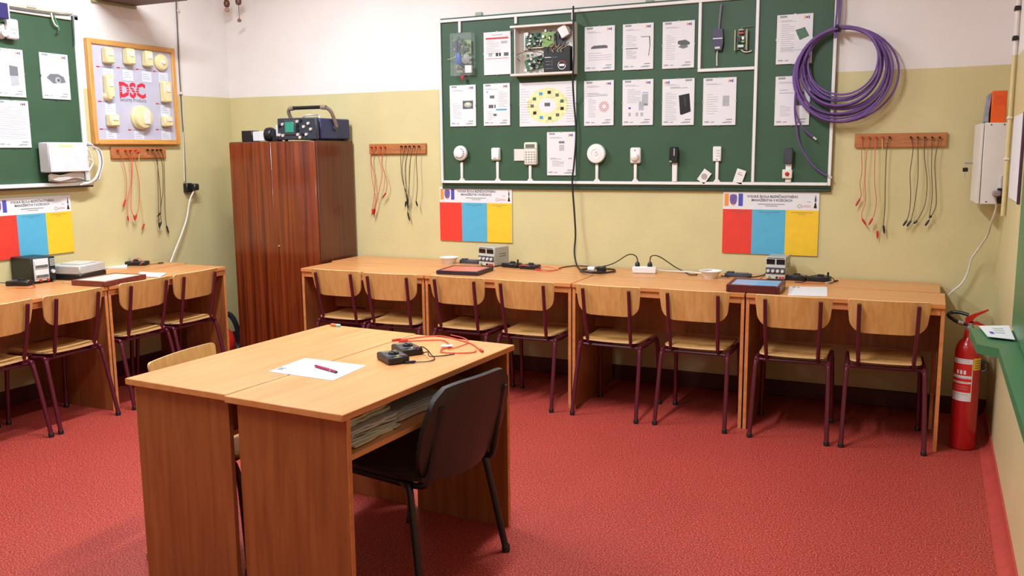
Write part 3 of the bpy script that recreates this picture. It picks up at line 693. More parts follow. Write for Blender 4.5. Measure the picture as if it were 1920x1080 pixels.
SH = [(((906, 61), (957, 58), (958, 139), (908, 141)), 'information sheet with a red heading bar, top row beside the transparent box', p_redbar, False, False),
      (((843, 160), (892, 159), (892, 236), (844, 238)), 'information sheet picturing a round detector in a photo square', p_detector, False, True),
      (((906, 157), (956, 156), (956, 235), (907, 236)), 'information sheet with lock pictures and a sky blue bar', p_lock, False, True),
      (((974, 155), (1080, 152), (1080, 236), (974, 237)), 'wide landscape sheet with a pale yellow wheel diagram', p_wheel, False, False),
      (((1025, 248), (1079, 247), (1079, 329), (1026, 329)), 'information sheet picturing a keypad, lowest on the board', p_keypad, False, True),
      (((1096, 50), (1153, 48), (1152, 132), (1096, 134)), 'information sheet picturing a flat grey recorder bar', p_bar, False, True),
      (((1168, 45), (1226, 43), (1224, 130), (1167, 131)), 'information sheet picturing a curved black arm', p_arm, False, True),
      (((1242, 41), (1302, 38), (1302, 127), (1242, 129)), 'information sheet picturing stacked grey boxes', p_boxes, False, True),
      (((1094, 152), (1150, 150), (1151, 235), (1096, 236)), 'information sheet with a red burst of rays', p_star, False, True),
      (((1167, 150), (1225, 148), (1224, 235), (1167, 235)), 'information sheet picturing two light grey wall sensors', p_sensors, False, True),
      (((1242, 148), (1302, 147), (1301, 235), (1241, 235)), 'information sheet picturing a tilted black card reader', p_reader, True, True),
      (((1319, 146), (1381, 145), (1379, 235), (1317, 235)), 'information sheet with a pale white box picture, below the duct square', p_white, False, True),
      (((1457, 28), (1525, 25), (1522, 119), (1455, 120)), 'information sheet picturing a tilted green circuit board', p_pcb, False, True),
      (((1454, 143), (1520, 142), (1517, 235), (1452, 235)), 'information sheet picturing a grey upright box, partly behind purple cable', p_greybox, False, True)]
for i, (q, lb, fn, fl, mk) in enumerate(SH): sheet('b', q, lb, P_generic(i, fn) if mk else fn, fl, marks=mk)

# ---- devices along the lower duct of the board
def dev(name, label, cat, px, py, off=BO): u, v_ = wuv('b', px, py, off); return thing(name, label, cat, (u, -off, v_))
DOFF = BO+DD
d = dev('smoke_detector', 'white domed smoke detector with dark vents on the green board', 'detector', 867, 287)
M().lathe([(.042, 0), (.044, .012), (.04, .016)], 24, 0, TY(0, 0)).build('base', WHITEP, d)
M().lathe([(.050, .016), (.052, .024), (.050, .036), (.034, .048), (.018, .052), (0, .053)], 24, 0, TY(0, 0)).build('dome', WHITEP, d)
for k in range(9):
    a = -2.2+k*.42; M().box((.033*cos(a), -.0475, .033*sin(a)), (.010, .006, .004), 0, 0, 0, None).build('vent', DARKG, d)
d = dev('glass_break_sensor', 'small plain white sensor box left of the keypad', 'sensor', 931.5, 289)
M().box((0, -.012, 0), (.062, .024, .086), 0, .006).build('base', WHITEP, d); M().box((0, -.027, .002), (.056, .008, .076), 0, .003).build('cover', WHITEP, d); M().box((0, -.0315, -.028), (.02, .002, .012)).build('window', PICL, d)
d = dev('alarm_keypad', 'ivory alarm keypad with display and buttons', 'keypad', 997, 288)
M().box((0, -.014, 0), (.094, .028, .150), 0, .008).build('case', IVORY, d)
M().box((0, -.0288, .050), (.066, .003, .024), 0, .001).build('display', mat('lcd_grey', (112, 122, 104), .25), d)
M().box((0, -.0283, .034), (.09, .002, .003)).build('flap_line', TEXTG, d)
for i in range(4):
    for j in range(5): M().box((-.030+.02*i, -.0295, .012-.0165*j), (.012, .005, .009), 0, .0015).build('button', mat('button_grey', (178, 182, 172), .5), d)
d = dev('metal_plate', 'blank white plate behind the keypad, sticking out to its left', 'plate', 975, 290.5)
M().box((-.004, -.0035, 0), (.076, .007, .078), 0, .001).build('plate', CREAMT, d)
M().box((-.04, -.0075, .0), (.004, .001, .06)).build('folded_edge', TEXTG, d)
d = dev('siren', 'flat round white siren on its duct, the largest disc on the board', 'siren', 1120.5, 288)
M().lathe([(.056, 0), (.058, .014), (.062, .018), (.063, .030), (.058, .038), (.03, .041), (.028, .038), (.016, .038), (.014, .042), (0, .043)], 28, 0, TY(0, 0)).build('body', WHITEP, d)
M().lathe([(.008, .042), (.007, .046), (0, .046)], 12, 0, TY(0, .012)).build('indicator', IVORY, d)
d = dev('motion_sensor', 'white motion sensor with bulging lens right of the round siren', 'sensor', 1193, 291.5)
M().box((0, -.014, 0), (.068, .028, .100), 0, .008).build('case', WHITEP, d)
M().lathe([(.028, 0), (.026, .010), (.018, .018), (0, .022)], 16, 0, TY(0, -.012, -.027)).build('lens', IVORY, d); M().box((0, -.0285, .032), (.006, .003, .006)).build('indicator', DARKG, d)
d = dev('card_reader', 'black card reader on a wide white duct in the middle of the board', 'card reader', 1264.5, 290.5, BO+.018)
M().box((0, -.011, 0), (.056, .022, .098), 0, .006).build('case', BLACKP, d); M().box((.004, -.0225, .018), (.006, .002, .045)).build('light_bar', PICL, d); M().box((-.018, -.0225, -.04), (.014, .002, .008)).build('badge', PICL, d)
d = dev('contact_sensor', 'narrow white contact sensor between the two tilted cards', 'sensor', 1345.5, 288.5)
M().box((0, -.011, 0), (.050, .022, .090), 0, .004).build('case', WHITEP, d)
for z in (.02, .004, -.012): M().box((.008, -.0225, z), (.02, .002, .003)).build('slot', TEXTG, d)
M().lathe([(.004, 0), (.003, .003), (0, .003)], 10, 0, TY(0, -.033, -.022)).build('screw', STEEL, d)
d = dev('emergency_reader', 'dark reader above a white duct with red push button', 'push button', 1479, 292.5, BO+.018)
M().box((0, -.012, 0), (.052, .024, .094), 0, .006).build('reader_case', DARKG, d)
z_ = wuv('b', 1477, 326, BO+.018)[1]-wuv('b', 1479, 292.5, BO+.018)[1]
M().box((-.004, -.008, z_), (.056, .016, .052), 0, .003).build('button_box', IVORY, d); M().lathe([(.012, 0), (.012, .006), (.008, .010), (0, .011)], 14, 0, TY(-.004, z_, -.016)).build('button', REDP, d)
for px, py, a, lb, red in ((1320, 331, 35, 'white card with a round stamp leaning on the lower duct', True), (1386, 331, 18, 'plain white card leaning at the duct corner right of the contact sensor', False)):
    u, v_ = wuv('b', px, py, BO+.02); T_ = Matrix.Rotation(radians(a), 4, 'Y')
    cdt = thing('access_card', lb, 'card', (u, -BO-.012, v_), 0, 'access cards')
    w2, h2 = (.055, .08) if red else (.056, .086)
    M().box((0, 0, 0), (w2, .003, h2), 0, .001, 0, T_).build('card', WHITEP, cdt)
    m = M()
    if red: m.lathe([(.019, 0), (.019, .0006), (0, .0006)], 16, 0, T_ @ TY(0, 0, -.0016))
    else: m.box((0, -.0019, .012), (.03, .0006, .006), 0, 0, 0, T_); m.box((-.005, -.0019, .022), (.018, .0006, .004), 0, 0, 0, T_)
    m.build('stamp', mat('stamp_grey', (176, 160, 160), .6), cdt)

# ---- transparent electronics box, top left of the board
u0, u1, v0, v1 = quadspan('b', (847, 65), (887, 60), (888, 141), (849, 143), BO+.03)
ew, eh = u1-u0, v1-v0
e = thing('transparent_box', 'clear plastic box of siren electronics at the upper left of the board', 'electronics', ((u0+u1)/2, -BO, v0))
M().box((0, -.003, eh/2), (ew, .006, eh), 0, .001).build('back_plate', GLASSY, e)
m = M()
for c_, d_ in (((-ew/2+.002, -.03, eh/2), (.004, .055, eh)), ((ew/2-.002, -.03, eh/2), (.004, .055, eh)), ((0, -.03, .002), (ew-.008, .055, .004)), ((0, -.03, eh-.002), (ew-.008, .055, .004)), ((0, -.0585, eh/2), (ew, .003, eh))): m.box(c_, d_)
m.build('cover', GLASSY, e)
M().box((.03, -.02, eh*.68), (.06, .004, .09), 0, 0).build('circuit_board', PCBL, e)
for (x, z, sx, sz, mt) in [(.02, .75, .02, .012, BLACKP), (.045, .71, .014, .02, PCB), (.03, .62, .03, .02, DARKG), (-.045, .70, .018, .075, mat('dark_violet', (58, 50, 92), .5)), (0, .57, .03, .03, DARKG), (.045, .15, .05, .05, PAPER), (-.04, .22, .02, .03, TANG), (-.02, .10, .05, .02, TANG), (.0, .18, .012, .035, BLACKP)]:
    M().box((x*ew/.16, -.034, z*eh), (sx, .018, sz), 0, .002).build('component', mt, e)
M().lathe([(.018, -.035), (.02, -.03), (.02, .03), (.018, .035)], 12, 0, Matrix.Translation((-.028, -.032, eh*.40))).build('battery', mat('cell_blue', (42, 84, 180), .35), e)
M().lathe([(.034, 0), (.034, .012), (.012, .022), (0, .022)], 18, 0, TY(.022, eh*.40, -.022)).build('sounder', mat('sounder_grey', (140, 140, 134), .5), e)
M().lathe([(.006, 0), (.012, .006), (.014, .016), (.008, .026), (0, .028)], 12, 0, Matrix.Translation((.002, -.04, -.026))).build('indicator_lamp', mat('lamp_pink', (190, 70, 90), .3), e)
rnd = random.Random(12)
for k in range(22):
    M().box((rnd.uniform(-.42, .42)*ew, -.022-.02*rnd.random(), eh*rnd.uniform(.05, .92)), (rnd.uniform(.008, .022), .012, rnd.uniform(.008, .024)), 0, .001).build('component', rnd.choice([BLACKP, DARKG, TANG, PCBL, STEEL, GREYL]), e)
for pts, mt in ((((-.03, -.03, eh*.5), (-.05, -.045, eh*.45), (-ew/2-.01, -.03, eh*.42), (-ew/2-.045, -.015, eh*.41)), mat('tan_wire', (190, 180, 140), .5)), (((.0, -.03, eh*.55), (-.02, -.05, eh*.3), (.01, -.05, eh*.15)), BLACKW), (((-.04, -.03, eh*.3), (-.01, -.05, eh*.2), (.03, -.04, eh*.1)), MATS.get('tan_wire'))):
    M().tube(cr(pts, 5), .0025, 6).build('wire', mt or WHITEW, e)

# ---- open metal control cabinet on the board
u0, u1, v0, v1 = quadspan('b', (969, 50), (1080, 42), (1080, 139), (969, 143), BO+.03)
ew, eh = u1-u0, v1-v0
e = thing('control_panel', 'open white metal alarm cabinet holding circuit boards and a black battery', 'alarm cabinet', ((u0+u1)/2, -BO, v0))
WM = mat('white_sheet_metal', (216, 208, 198), .45, .1)
M().box((0, -.002, eh/2), (ew, .004, eh)).build('back_plate', WM, e)
CD = .085
M().box((-.012, -CD/2, .007), (ew+.024, CD, .014), 0, .001).build('bottom_flange', WM, e); M().box((-.012, -CD/2, eh-.007), (ew+.024, CD, .014), 0, .001).build('top_flange', WM, e)
for s_ in (-1, 1): M().box((s_*(ew/2-.004), -CD*.42, eh/2), (.008, CD*.84, eh-.028), 0, .001).build('side_flange', WM, e)
rnd = random.Random(8)
def board(x, z, sx, sz, n, nm, mt, a=0, y=-.022):
    T_ = Matrix.Translation((x, y, z)) @ Matrix.Rotation(a, 4, 'Y')
    b_ = M().box((0, 0, 0), (sx, .003, sz), 0, 0, 0, T_).build(nm, mt, e)
    for k in range(n):
        cx_, cz_ = rnd.uniform(-.45, .45)*sx, rnd.uniform(-.45, .45)*sz; s2 = rnd.uniform(.008, .022)
        M().box((cx_, -.007, cz_), (s2, .013, s2*rnd.uniform(.5, 1.2)), 0, .001, 0, T_).build('component', rnd.choice([BLACKP, DARKG, PCB, STEEL, WHITEP, GREYL]), b_)
board(-.05, eh*.70, .20, .10, 26, 'main_circuit_board', PCB)
board(.02, eh*.70, .082, .095, 3, 'daughter_board', PCBL, 0, -.045)
board(-.085, eh*.25, .13, .075, 16, 'small_circuit_board', PCB, radians(-14))
board(.10, eh*.68, .07, .11, 10, 'terminal_board', DARKG)
M().box((-.145, -.012, eh*.70), (.04, .02, .12), 0, .003).build('transformer_bracket', STEEL, e)
M().box((-.03, -.03, eh*.555), (.22, .006, .006)).build('support_bar', WM, e)
bt = M().box((.095, -.045, .014+.08), (.185, .065, .158), 0, .004).build('battery', BLACKP, e)
m = M(); yb = -.0782
m.rect(.01, .055, .105, .109, yb, 0); m.rect(.06, .10, .105, .108, yb, 1); m.rect(.015, .05, .08, .084, yb, 1); m.rect(.015, .05, .06, .064, yb, 1); m.rect(.012, .07, .035, .038, yb, 1); m.rect(.06, .063, .05, .09, yb, 1)
for a0, a1, mi in ((0, .75, 2), (.75, 2, 0)):
    for k in range(10):
        a, b = pi*(a0+(a1-a0)*k/10), pi*(a0+(a1-a0)*(k+1)/10)
        m.poly([(.13+.028*cos(a), .055+.028*sin(a)), (.13+.028*cos(b), .055+.028*sin(b)), (.13+.024*cos(b), .055+.024*sin(b)), (.13+.024*cos(a), .055+.024*sin(a))], yb, mi)
m.rect(.112, .148, .048, .062, yb, 0)
m.build('battery_print', [PAPER, TEXTM, REDP], bt, flat=True)
T_ = Matrix.Translation((.135, -.055, eh*.83)) @ Matrix.Rotation(radians(-28), 4, 'Y')
M().box((0, 0, 0), (.06, .025, .07), 0, .003, 0, T_).build('relay_box', WHITEP, e); M().box((.035, .006, -.002), (.02, .02, .05), 0, .003, 0, T_).build('relay_socket', TANG, e)
for k in range(7):
    x = rnd.uniform(-.17, .1); pts = [(x, -.03, eh*.6), (x+rnd.uniform(-.05, .05), -.06, eh*.5), (x+rnd.uniform(-.08, .08), -.05, eh*.42), (x+rnd.uniform(-.06, .06), -.03, eh*.3)]
    M().tube(cr(pts, 4), .002, 6).build('wire', rnd.choice([REDW, BLACKW, WHITEW, MATS['tan_wire']]), e)

for k in range(16):
    M().box((rnd.uniform(-.16, .02), -.03-.02*rnd.random(), eh*rnd.uniform(.08, .42)), (rnd.uniform(.006, .02), .012, rnd.uniform(.006, .02)), 0, .001).build('component', rnd.choice([BLACKP, STEEL, PCB, WHITEP, TANG]), e)
for k in range(14):
    M().box((rnd.uniform(-.15, .15), -.04-.02*rnd.random(), eh*rnd.uniform(.55, .9)), (rnd.uniform(.006, .018), .012, rnd.uniform(.006, .022)), 0, .001).build('component', rnd.choice([BLACKP, BLACKP, DARKG, STEEL, WHITEP]), e)
for k in range(8):
    x = rnd.uniform(.05, .17); M().tube(cr([(x, -.04, eh*.62), (x+rnd.uniform(-.04, .02), -.075, eh*.55), (x-.03, -.08, eh*.47), (x-.02, -.08, eh*.43)], 4), .0022, 6).build('wire', rnd.choice([BLACKW, BLACKW, REDW, MATS['tan_wire']]), e)

# ---- serial converter and bare module in the duct square
u, v_ = wuv('b', 1347.5, 75, BO)
e = thing('serial_connector', 'purple black connector shell on a grey cable inside the duct square', 'connector', (u, -BO, v_))
m = M(); m.prism([(-.032, .018), (-.026, .062), (.026, .062), (.032, .018), (.032, -.02), (.024, -.062), (-.022, -.062), (-.032, -.02)], -.004, -.03, 'xz'); m.build('shell', mat('violet_shell', (60, 48, 78), .4), e)
M().box((0, -.0305, .006), (.056, .003, .006)).build('ridge', STEEL, e); M().box((0, -.0305, -.048), (.03, .003, .012)).build('collar', STEEL, e)
M().tube(cr([(.004, -.014, .06), (.006, -.014, .10), (.012, -.012, .18), (.016, -.012, .205)], 5), .006, 8).build('cable', mat('grey_violet_cable', (120, 112, 138), .5), e)
M().tube(cr([(-.004, -.012, -.062), (-.006, -.010, -.11), (-.004, -.010, -.152)], 4), .004, 8).build('thin_cable', WHITEW, e)
u, v_ = wuv('b', 1391, 76, BO)
e = thing('bare_module', 'small bare electronic module with a brass frame inside the duct square', 'electronics', (u, -BO, v_))
M().box((0, -.012, 0), (.066, .004, .11)).build('circuit_board', PCB, e)
for s_ in (-1, 1): M().box((s_*.034, -.02, 0), (.007, .03, .12), 0, .001).build('frame_bar', mat('pale_frame', (176, 172, 150), .5), e)
for x, z, a, b, mt in ((0, .04, .03, .012, REDP), (-.01, .0, .02, .03, BLACKP), (.012, .01, .014, .018, WHITEP), (.0, -.035, .035, .016, STEEL), (.0, .058, .03, .008, MATS['pale_frame']), (.012, -.01, .02, .012, PCBL)): M().box((x, -.024, z), (a, .02, b), 0, .001).build('component', mt, e)
M().tube(cr([(.0, -.014, .06), (.002, -.014, .075), (.03, -.012, .078), (.062, -.010, .078)], 4), .002, 6).build('wire', STEEL, e)
M().tube(cr([(.0, -.014, -.055), (.02, -.014, -.068), (.045, -.012, -.068), (.062, -.010, -.062)], 4), .0035, 6).build('wire', WHITEW, e)

# ---- colour posters
def poster(side, u0, u1, v0, v1, label):
    w_, h_ = u1-u0, v1-v0
    p = thing('study_poster', label, 'poster', wloc(side, (u0+u1)/2, v0, .001), RZ[side], 'school posters')
    M().box((0, -.004, h_/2), (w_, .008, h_), 0, .001).build('board', PAPER, p)
    hz = h_*.715; y = -.0086; b1, b2 = (-.5+.315)*w_, (-.5+.665)*w_
    for nm, x0, x1, mt in (('red_column', -w_/2, b1, PRED), ('blue_column', b1, b2, PBLUE), ('yellow_column', b2, w_/2, PYEL)):
        c_ = M().box(((x0+x1)/2, -.0083, hz/2), (x1-x0, .0006, hz)).build(nm, mt, p)
    m = M(); hb = h_-hz
    m.rect((-.5+.015)*w_, (-.5+.06)*w_, hz+.18*hb, hz+.88*hb, y, 0); m.rect((-.5+.165)*w_, (-.5+.212)*w_, hz+.18*hb, hz+.88*hb, y, 1)
    m.poly([(x*w_*.04-.39*w_, hz+hb*(.52+z*.33)) for x, z in ((-1, .5), (-.8, .9), (0, 1), (.8, .9), (1, .5), (.95, -.2), (.6, -.7), (0, -1), (-.6, -.7), (-.95, -.2))], y, 2)
    m.poly([(x*w_*.022-.39*w_, hz+hb*(.60+z*.18)) for x, z in ((-1, .5), (0, 1), (1, .5), (.6, -.7), (0, -1), (-.6, -.7))], y-.0002, 3)
    m.poly([(x*w_*.016-.39*w_, hz+hb*(.25+z*.05)) for x, z in ((-1, .8), (1, .8), (0, -1))], y-.0002, 0)
    text_into(m, 'VYSOK\u00c1 \u0160KOLA BEZPE\u010cNOSTN\u00c9HO', .02*w_, hz+.66*hb, y, .14*hb, 4, .53*w_, bold=.022)
    text_into(m, 'MANA\u017d\u00c9RSTVA V KO\u0160ICIACH', .015*w_, hz+.46*hb, y, .14*hb, 4, .42*w_, bold=.022)
    m.rect(-.13*w_, .15*w_, hz+.29*hb, hz+.325*hb, y, 5); m.rect(-.05*w_, .08*w_, hz+.19*hb, hz+.22*hb, y, 5)
    for k in range(14):
        a, b = 2*pi*k/14, 2*pi*(k+1)/14; X_, Z_ = .305*w_, hz+.22*hb
        m.poly([(X_+.021*w_*cos(a), Z_+.10*hb*sin(a)), (X_+.021*w_*cos(b), Z_+.10*hb*sin(b)), (X_+.017*w_*cos(b), Z_+.08*hb*sin(b)), (X_+.017*w_*cos(a), Z_+.08*hb*sin(a))], y, 6)
    m.rect(.325*w_, .42*w_, hz+.18*hb, hz+.205*hb, y, 7); m.rect(.34*w_, .41*w_, hz+.25*hb, hz+.27*hb, y, 7); m.rect(.375*w_, .415*w_, hz+.45*hb, hz+.47*hb, y, 5)
    m.poly([(.462*w_+x*.014*w_, hz+hb*z) for x, z in ((-1.2, .12), (1.2, .12), (.7, .3), (.35, .42), (-.35, .42), (-.7, .3))], y, 8); m.poly([(.462*w_+x*.01*w_, hz+hb*z) for x, z in ((-.8, .46), (.8, .46), (.9, .6), (0, .86), (-.9, .6))], y, 4)
    for x0, x1 in ((-.45, -.22), (-.12, .10), (.22, .44)):
        m.rect(x0*w_, x1*w_, hz*.935, hz*.955, -.0088, 9)
        m.rect((x0+x1)/2*w_-.02, (x0+x1)/2*w_+.02, hz*.90, hz*.915, -.0088, 9)
    m.build('poster_print', [ORANGE, BLUE, VIOLET, mat('shield_blue', (96, 92, 160), .5), TEXT, TEXTM, PIC, mat('pale_red', (206, 110, 110), .6), BLACKP, mat('ghost_print', (110, 110, 90), .6, alpha=.28)], p, flat=True)
pq = quadspan('b', (824, 350), (960, 352), (960, 457), (826, 449), .008); poster('b', *pq, 'red blue and yellow school poster below the left end of the board')
pq2 = quadspan('b', (1355, 358), (1536, 361), (1533, 481), (1355, 473), .008); poster('b', *pq2, 'red blue and yellow school poster below the right end of the board')
ur, vt = wuv('l', 131, 365, .008); _, vb_ = wuv('l', 136, 472, .008)
poster('l', ur-.565, ur, vb_, vt, 'red blue and yellow school poster on the left wall, cut by picture edge')

# ================================================================ purple cable coil at the right end of the board
def bpt(px, py, off): return BW(px, py, off)
CO = .075
cc = bpt(1578, 141, CO); r_in, r_out = .185, .262
co = thing('cable_coil', 'thick coil of purple cable hung over the right end of the board', 'cable', cc)
rnd = random.Random(5)
for k in range(16):
    rr = r_in+(r_out-r_in)*((k+rnd.random())/16); ox, ph = rnd.uniform(-.010, .010), rnd.uniform(0, 6); oz = r_out-rr+rnd.uniform(-.006, .006)
    pts = []
    for j in range(44):
        a = 2*pi*j/44+pi/2; tp = max(0, cos(a-pi/2))**3
        rad = rr*(1+.010*sin(3*a+ph)*(1-tp))
        pts.append((rad*cos(a)+ox*(1-tp), ((k*7) % 5-2)*.007+.018*sin(a+ph)*(1-tp), rad*sin(a)+oz))
    M().tube(pts, .0058, 7, closed=True).build('cable_loop', PURPLE, co)
big = [(.268*cos(2*pi*j/40)+(.03 if cos(2*pi*j/40) > 0 else .012)*abs(cos(2*pi*j/40)), .012, .262*sin(2*pi*j/40)) for j in range(40)]
M().tube([(p[0] if p[0] > .05 else p[0], p[1], p[2]) for p in big], .0058, 7, closed=True).build('cable_loop', PURPLE, co)
M().tube(cr([(-.045, -.0, .262), (-.03, -.04, .27), (-.02, -.045, .25), (-.02, .02, .245), (-.04, .03, .262)], 4), .006, 7).build('tie', BLACKW, co)
tops = [[bpt(1569, 70, .07), bpt(1572, 45, .065), bpt(1576, 15, .06), bpt(1576, -40, .06)], [bpt(1566, 72, .07), bpt(1567, 45, .065), bpt(1570, 10, .06), bpt(1570, -40, .06)]]
for tp in tops: M().tube(cr(tp, 6), .0058, 7).build('cable_run', PURPLE, co, org=cc)
t1 = [bpt(*q, o_) for q, o_ in (((1512, 105), .10), ((1499, 135), .085), ((1492, 170), .07), ((1490, 205), .06), ((1493, 235), .055), ((1499, 268), .05), ((1518, 303), .045), ((1538, 322), .045), ((1553, 330), .045))]
t2 = [bpt(*q, o_) for q, o_ in (((1514, 100), .10), ((1502, 132), .085), ((1494, 165), .075), ((1491, 200), .07), ((1497, 225), .065), ((1508, 243), .06), ((1525, 257), .055))]
for tt in (t1, t2):
    M().tube(cr(tt, 6), .0052, 7).build('cable_end', PURPLE, co, org=cc)
    d_ = (tt[-1]-tt[-2]).normalized(); M().tube([tt[-1], tt[-1]+d_*.022], .006, 8).build('connector', GREYL, co, org=cc)

# ---- black mains cable hanging down the board to the desk
zD = .752
pts = [bpt(1075, 12, .06), bpt(1075, 44, .12), bpt(1076, 100, .125), bpt(1074, 150, .115), bpt(1076, 190, .05), bpt(1080, 250, .045), bpt(1076, 310, .05), bpt(1073, 340, .055), bpt(1077, 400, .05), bpt(1079, 440, .06), bpt(1077, 475, .09), FZ(1083, 500, zD+.012), FZ(1095, 508, zD+.010), FZ(1120, 512, zD+.008), FZ(1150, 509, zD+.008), FZ(1148, 505, zD+.008), FZ(1110, 504, zD+.008), FZ(1088, 506, zD+.008), FZ(1100, 510.5, zD+.02), FZ(1128, 510, zD+.02)]
mc = thing('mains_cable', 'black mains cable hanging from the board, looped on the desk', 'cable', FZ(1110, 507, zD))
M().tube(cr(pts, 6), .0058, 8).build('cable', BLACKW, mc, org=mc.location)
p0 = FZ(1109, 508, zD+.012); M().tube([p0+Vector((-.022, 0, .012)), p0+Vector((.022, 0, .012))], .016, 10).build('band', LENSW, mc, org=mc.location)
p0 = FZ(1128, 508, zD+.012); M().box((p0.x-mc.location.x, p0.y-mc.location.y, .022), (.055, .035, .036), 0, .006).build('socket', BLACKP, mc)

# ================================================================ lead racks and hanging leads
def rack(side, q, label):
    u0, u1, v0, v1 = span(side, q[0], q[1], .02); w_, h_ = u1-u0, v1-v0
    r_ = thing('lead_rack', label, 'rack', wloc(side, (u0+u1)/2, v0, .001), RZ[side], 'test lead racks')
    M().box((0, -.01, h_/2), (w_, .02, h_), 0, .002).build('board', RACKW, r_)
    for k in range(10):
        x = -w_/2+.04+k*(w_-.08)/9
        M().lathe([(.0045, 0), (.0035, .0022), (0, .0022)], 8, 0, TY(x, h_*.38, -.02)).build('screw', STEEL, r_)
    return r_
PF = {'b': BW, 'l': LW}
LN = [0]
def lead(side, start, mids, end, kind, label, grp, tip=None):
    P = PF[side]; o0 = P(*start, .03); LN[0] += 1; ex = .008*(LN[0] % 4)
    wm, pm = {'r': (REDW, REDP), 'k': (DKW, BLACKP), 'y': (mat('pale_yellow_wire', (212, 196, 120), .5), REDP)}[kind]
    l_ = thing('test_lead', label, 'test lead', o0, 0, grp)
    nrm = Vector((0, -1, 0)) if side == 'b' else Vector((1, 0, 0))
    M().tube([o0-nrm*.008, o0+nrm*.012], .0055, 8).build('plug', pm, l_, org=o0)
    pts = [o0+nrm*.006]+[P(*q, .028+ex) for q in mids]+[P(*end, .020+ex)]
    M().tube(cr(pts, 5), .0022, 6).build('wire', wm, l_, org=o0)
    d_ = (pts[-1]-pts[-2]); d_ = (P(*tip, .020+ex)-pts[-1]) if tip else d_.normalized()*.045
    e_ = pts[-1]; L_ = d_.length; d_.normalize()
    M().tube([e_, e_+d_*L_*.15, e_+d_*L_*.7, e_+d_*L_], [.004, .0062, .0058, .003], 8).build('probe', pm, l_, org=o0)
    M().tube([e_+d_*L_, e_+d_*(L_+.014)], .0015, 6).build('probe_tip', STEEL, l_, org=o0)
rack('b', ((1603, 251), (1775, 275)), 'long wooden lead rack right of the board, above the corner desk')
rack('b', ((692, 270), (798, 288)), 'wooden lead rack between the wardrobe and the board')
rack('l', ((209, 276), (312, 296)), 'wooden lead rack on the left wall under the framed detector display')
def zq(ox, oy, k, *pp): return [(ox+a*k, oy+b*k) for a, b in pp]
K = .2408
L3 = [((150, 155), ((148, 300), (150, 420), (135, 520), (145, 600)), (135, 632), 'r', (102, 690)), ((205, 155), ((190, 260), (172, 480), (180, 640), (150, 740)), (152, 792), 'r', (182, 838)), ((258, 155), ((252, 300), (248, 500), (262, 640), (250, 740)), (232, 785), 'r', (204, 838)),
      ((308, 155), ((312, 400), (305, 600), (290, 780)), (270, 882), 'y', (270, 942)), ((365, 155), ((345, 240), (332, 480), (330, 680)), (318, 842), 'k', (324, 905)),
      ((530, 155), ((548, 250), (525, 430), (530, 600), (520, 730)), (500, 802), 'k', (470, 845)), ((585, 155), ((588, 300), (585, 480), (560, 680)), (532, 802), 'k', (500, 850)), ((640, 155), ((638, 320), (658, 500), (640, 680)), (580, 805), 'k', (552, 828)),
      ((697, 155), ((692, 400), (698, 600), (680, 740)), (672, 800), 'k', (642, 845)), ((755, 155), ((718, 340), (725, 520), (728, 680)), (692, 765), 'k', (675, 785))]
o3 = ['shortest red', 'second red', 'third red', 'pale yellow', 'first black', 'second black', 'third black', 'fourth black', 'fifth black', 'last black']
for (a, ms, e_, k_, tp), nm in zip(L3, o3):
    lead('b', zq(1580, 220, K, a)[0], zq(1580, 220, K, *ms), zq(1580, 220, K, e_)[0], k_, nm+' test lead from the left on the long rack right of the board', 'leads of the long rack', zq(1580, 220, K, tp)[0])
K = .2778
L2 = [((1068, 345), ((1062, 420), (1072, 560), (1095, 690)), (1085, 760), 'r', (1070, 800)), ((1095, 345), ((1065, 430), (1090, 560), (1085, 690)), (1072, 762), 'r', (1080, 800)), ((1128, 345), ((1118, 420), (1140, 520), (1115, 660)), (1092, 762), 'r', (1085, 800)), ((1158, 345), ((1140, 460), (1172, 580)), (1165, 655), 'r', (1138, 692)),
      ((1270, 340), ((1265, 420), (1275, 560), (1310, 680)), (1300, 712), 'k', (1296, 748)), ((1298, 340), ((1275, 480), (1290, 620)), (1308, 712), 'k', (1315, 760)), ((1325, 340), ((1300, 460), (1302, 640), (1312, 740)), (1312, 785), 'k', (1325, 842)), ((1355, 340), ((1332, 420), (1322, 600)), (1314, 690), 'k', (1312, 735)), ((1388, 340), ((1370, 420), (1378, 600)), (1368, 708), 'k', (1378, 745))]
o2 = ['first red', 'second red', 'third red', 'shortest red', 'first black', 'second black', 'longest black', 'fourth black', 'rightmost black']
for (a, ms, e_, k_, tp), nm in zip(L2, o2):
    lead('b', zq(400, 180, K, a)[0], zq(400, 180, K, *ms), zq(400, 180, K, e_)[0], k_, nm+' test lead on the rack beside the wardrobe', 'leads of the rack by the wardrobe', zq(400, 180, K, tp)[0])
K = .3056
L1 = [((722, 138), ((750, 190), (775, 300), (775, 400)), (770, 440), 'r', (755, 485)), ((770, 138), ((800, 190), (805, 330), (780, 450)), (783, 540), 'r', (787, 572)), ((800, 138), ((812, 220), (805, 400), (805, 500)), (820, 535), 'r', (830, 570)), ((832, 138), ((828, 200), (855, 340), (850, 480)), (838, 530), 'r', (828, 568)), ((850, 150), ((852, 300), (870, 450)), (885, 588), 'y', (872, 625)),
      ((905, 135), ((955, 180), (975, 300), (985, 430)), (985, 520), 'k', (965, 545)), ((935, 135), ((965, 200), (970, 400), (972, 520)), (975, 580), 'k', (980, 620)), ((962, 135), ((995, 220), (1000, 380), (985, 500)), (990, 575), 'k', (978, 610)), ((985, 135), ((1005, 200), (1010, 400), (1015, 540)), (1022, 600), 'k', (1035, 645))]
o1 = ['first red', 'second red', 'third red', 'fourth red', 'pale yellow', 'first black', 'second black', 'third black', 'rightmost black']
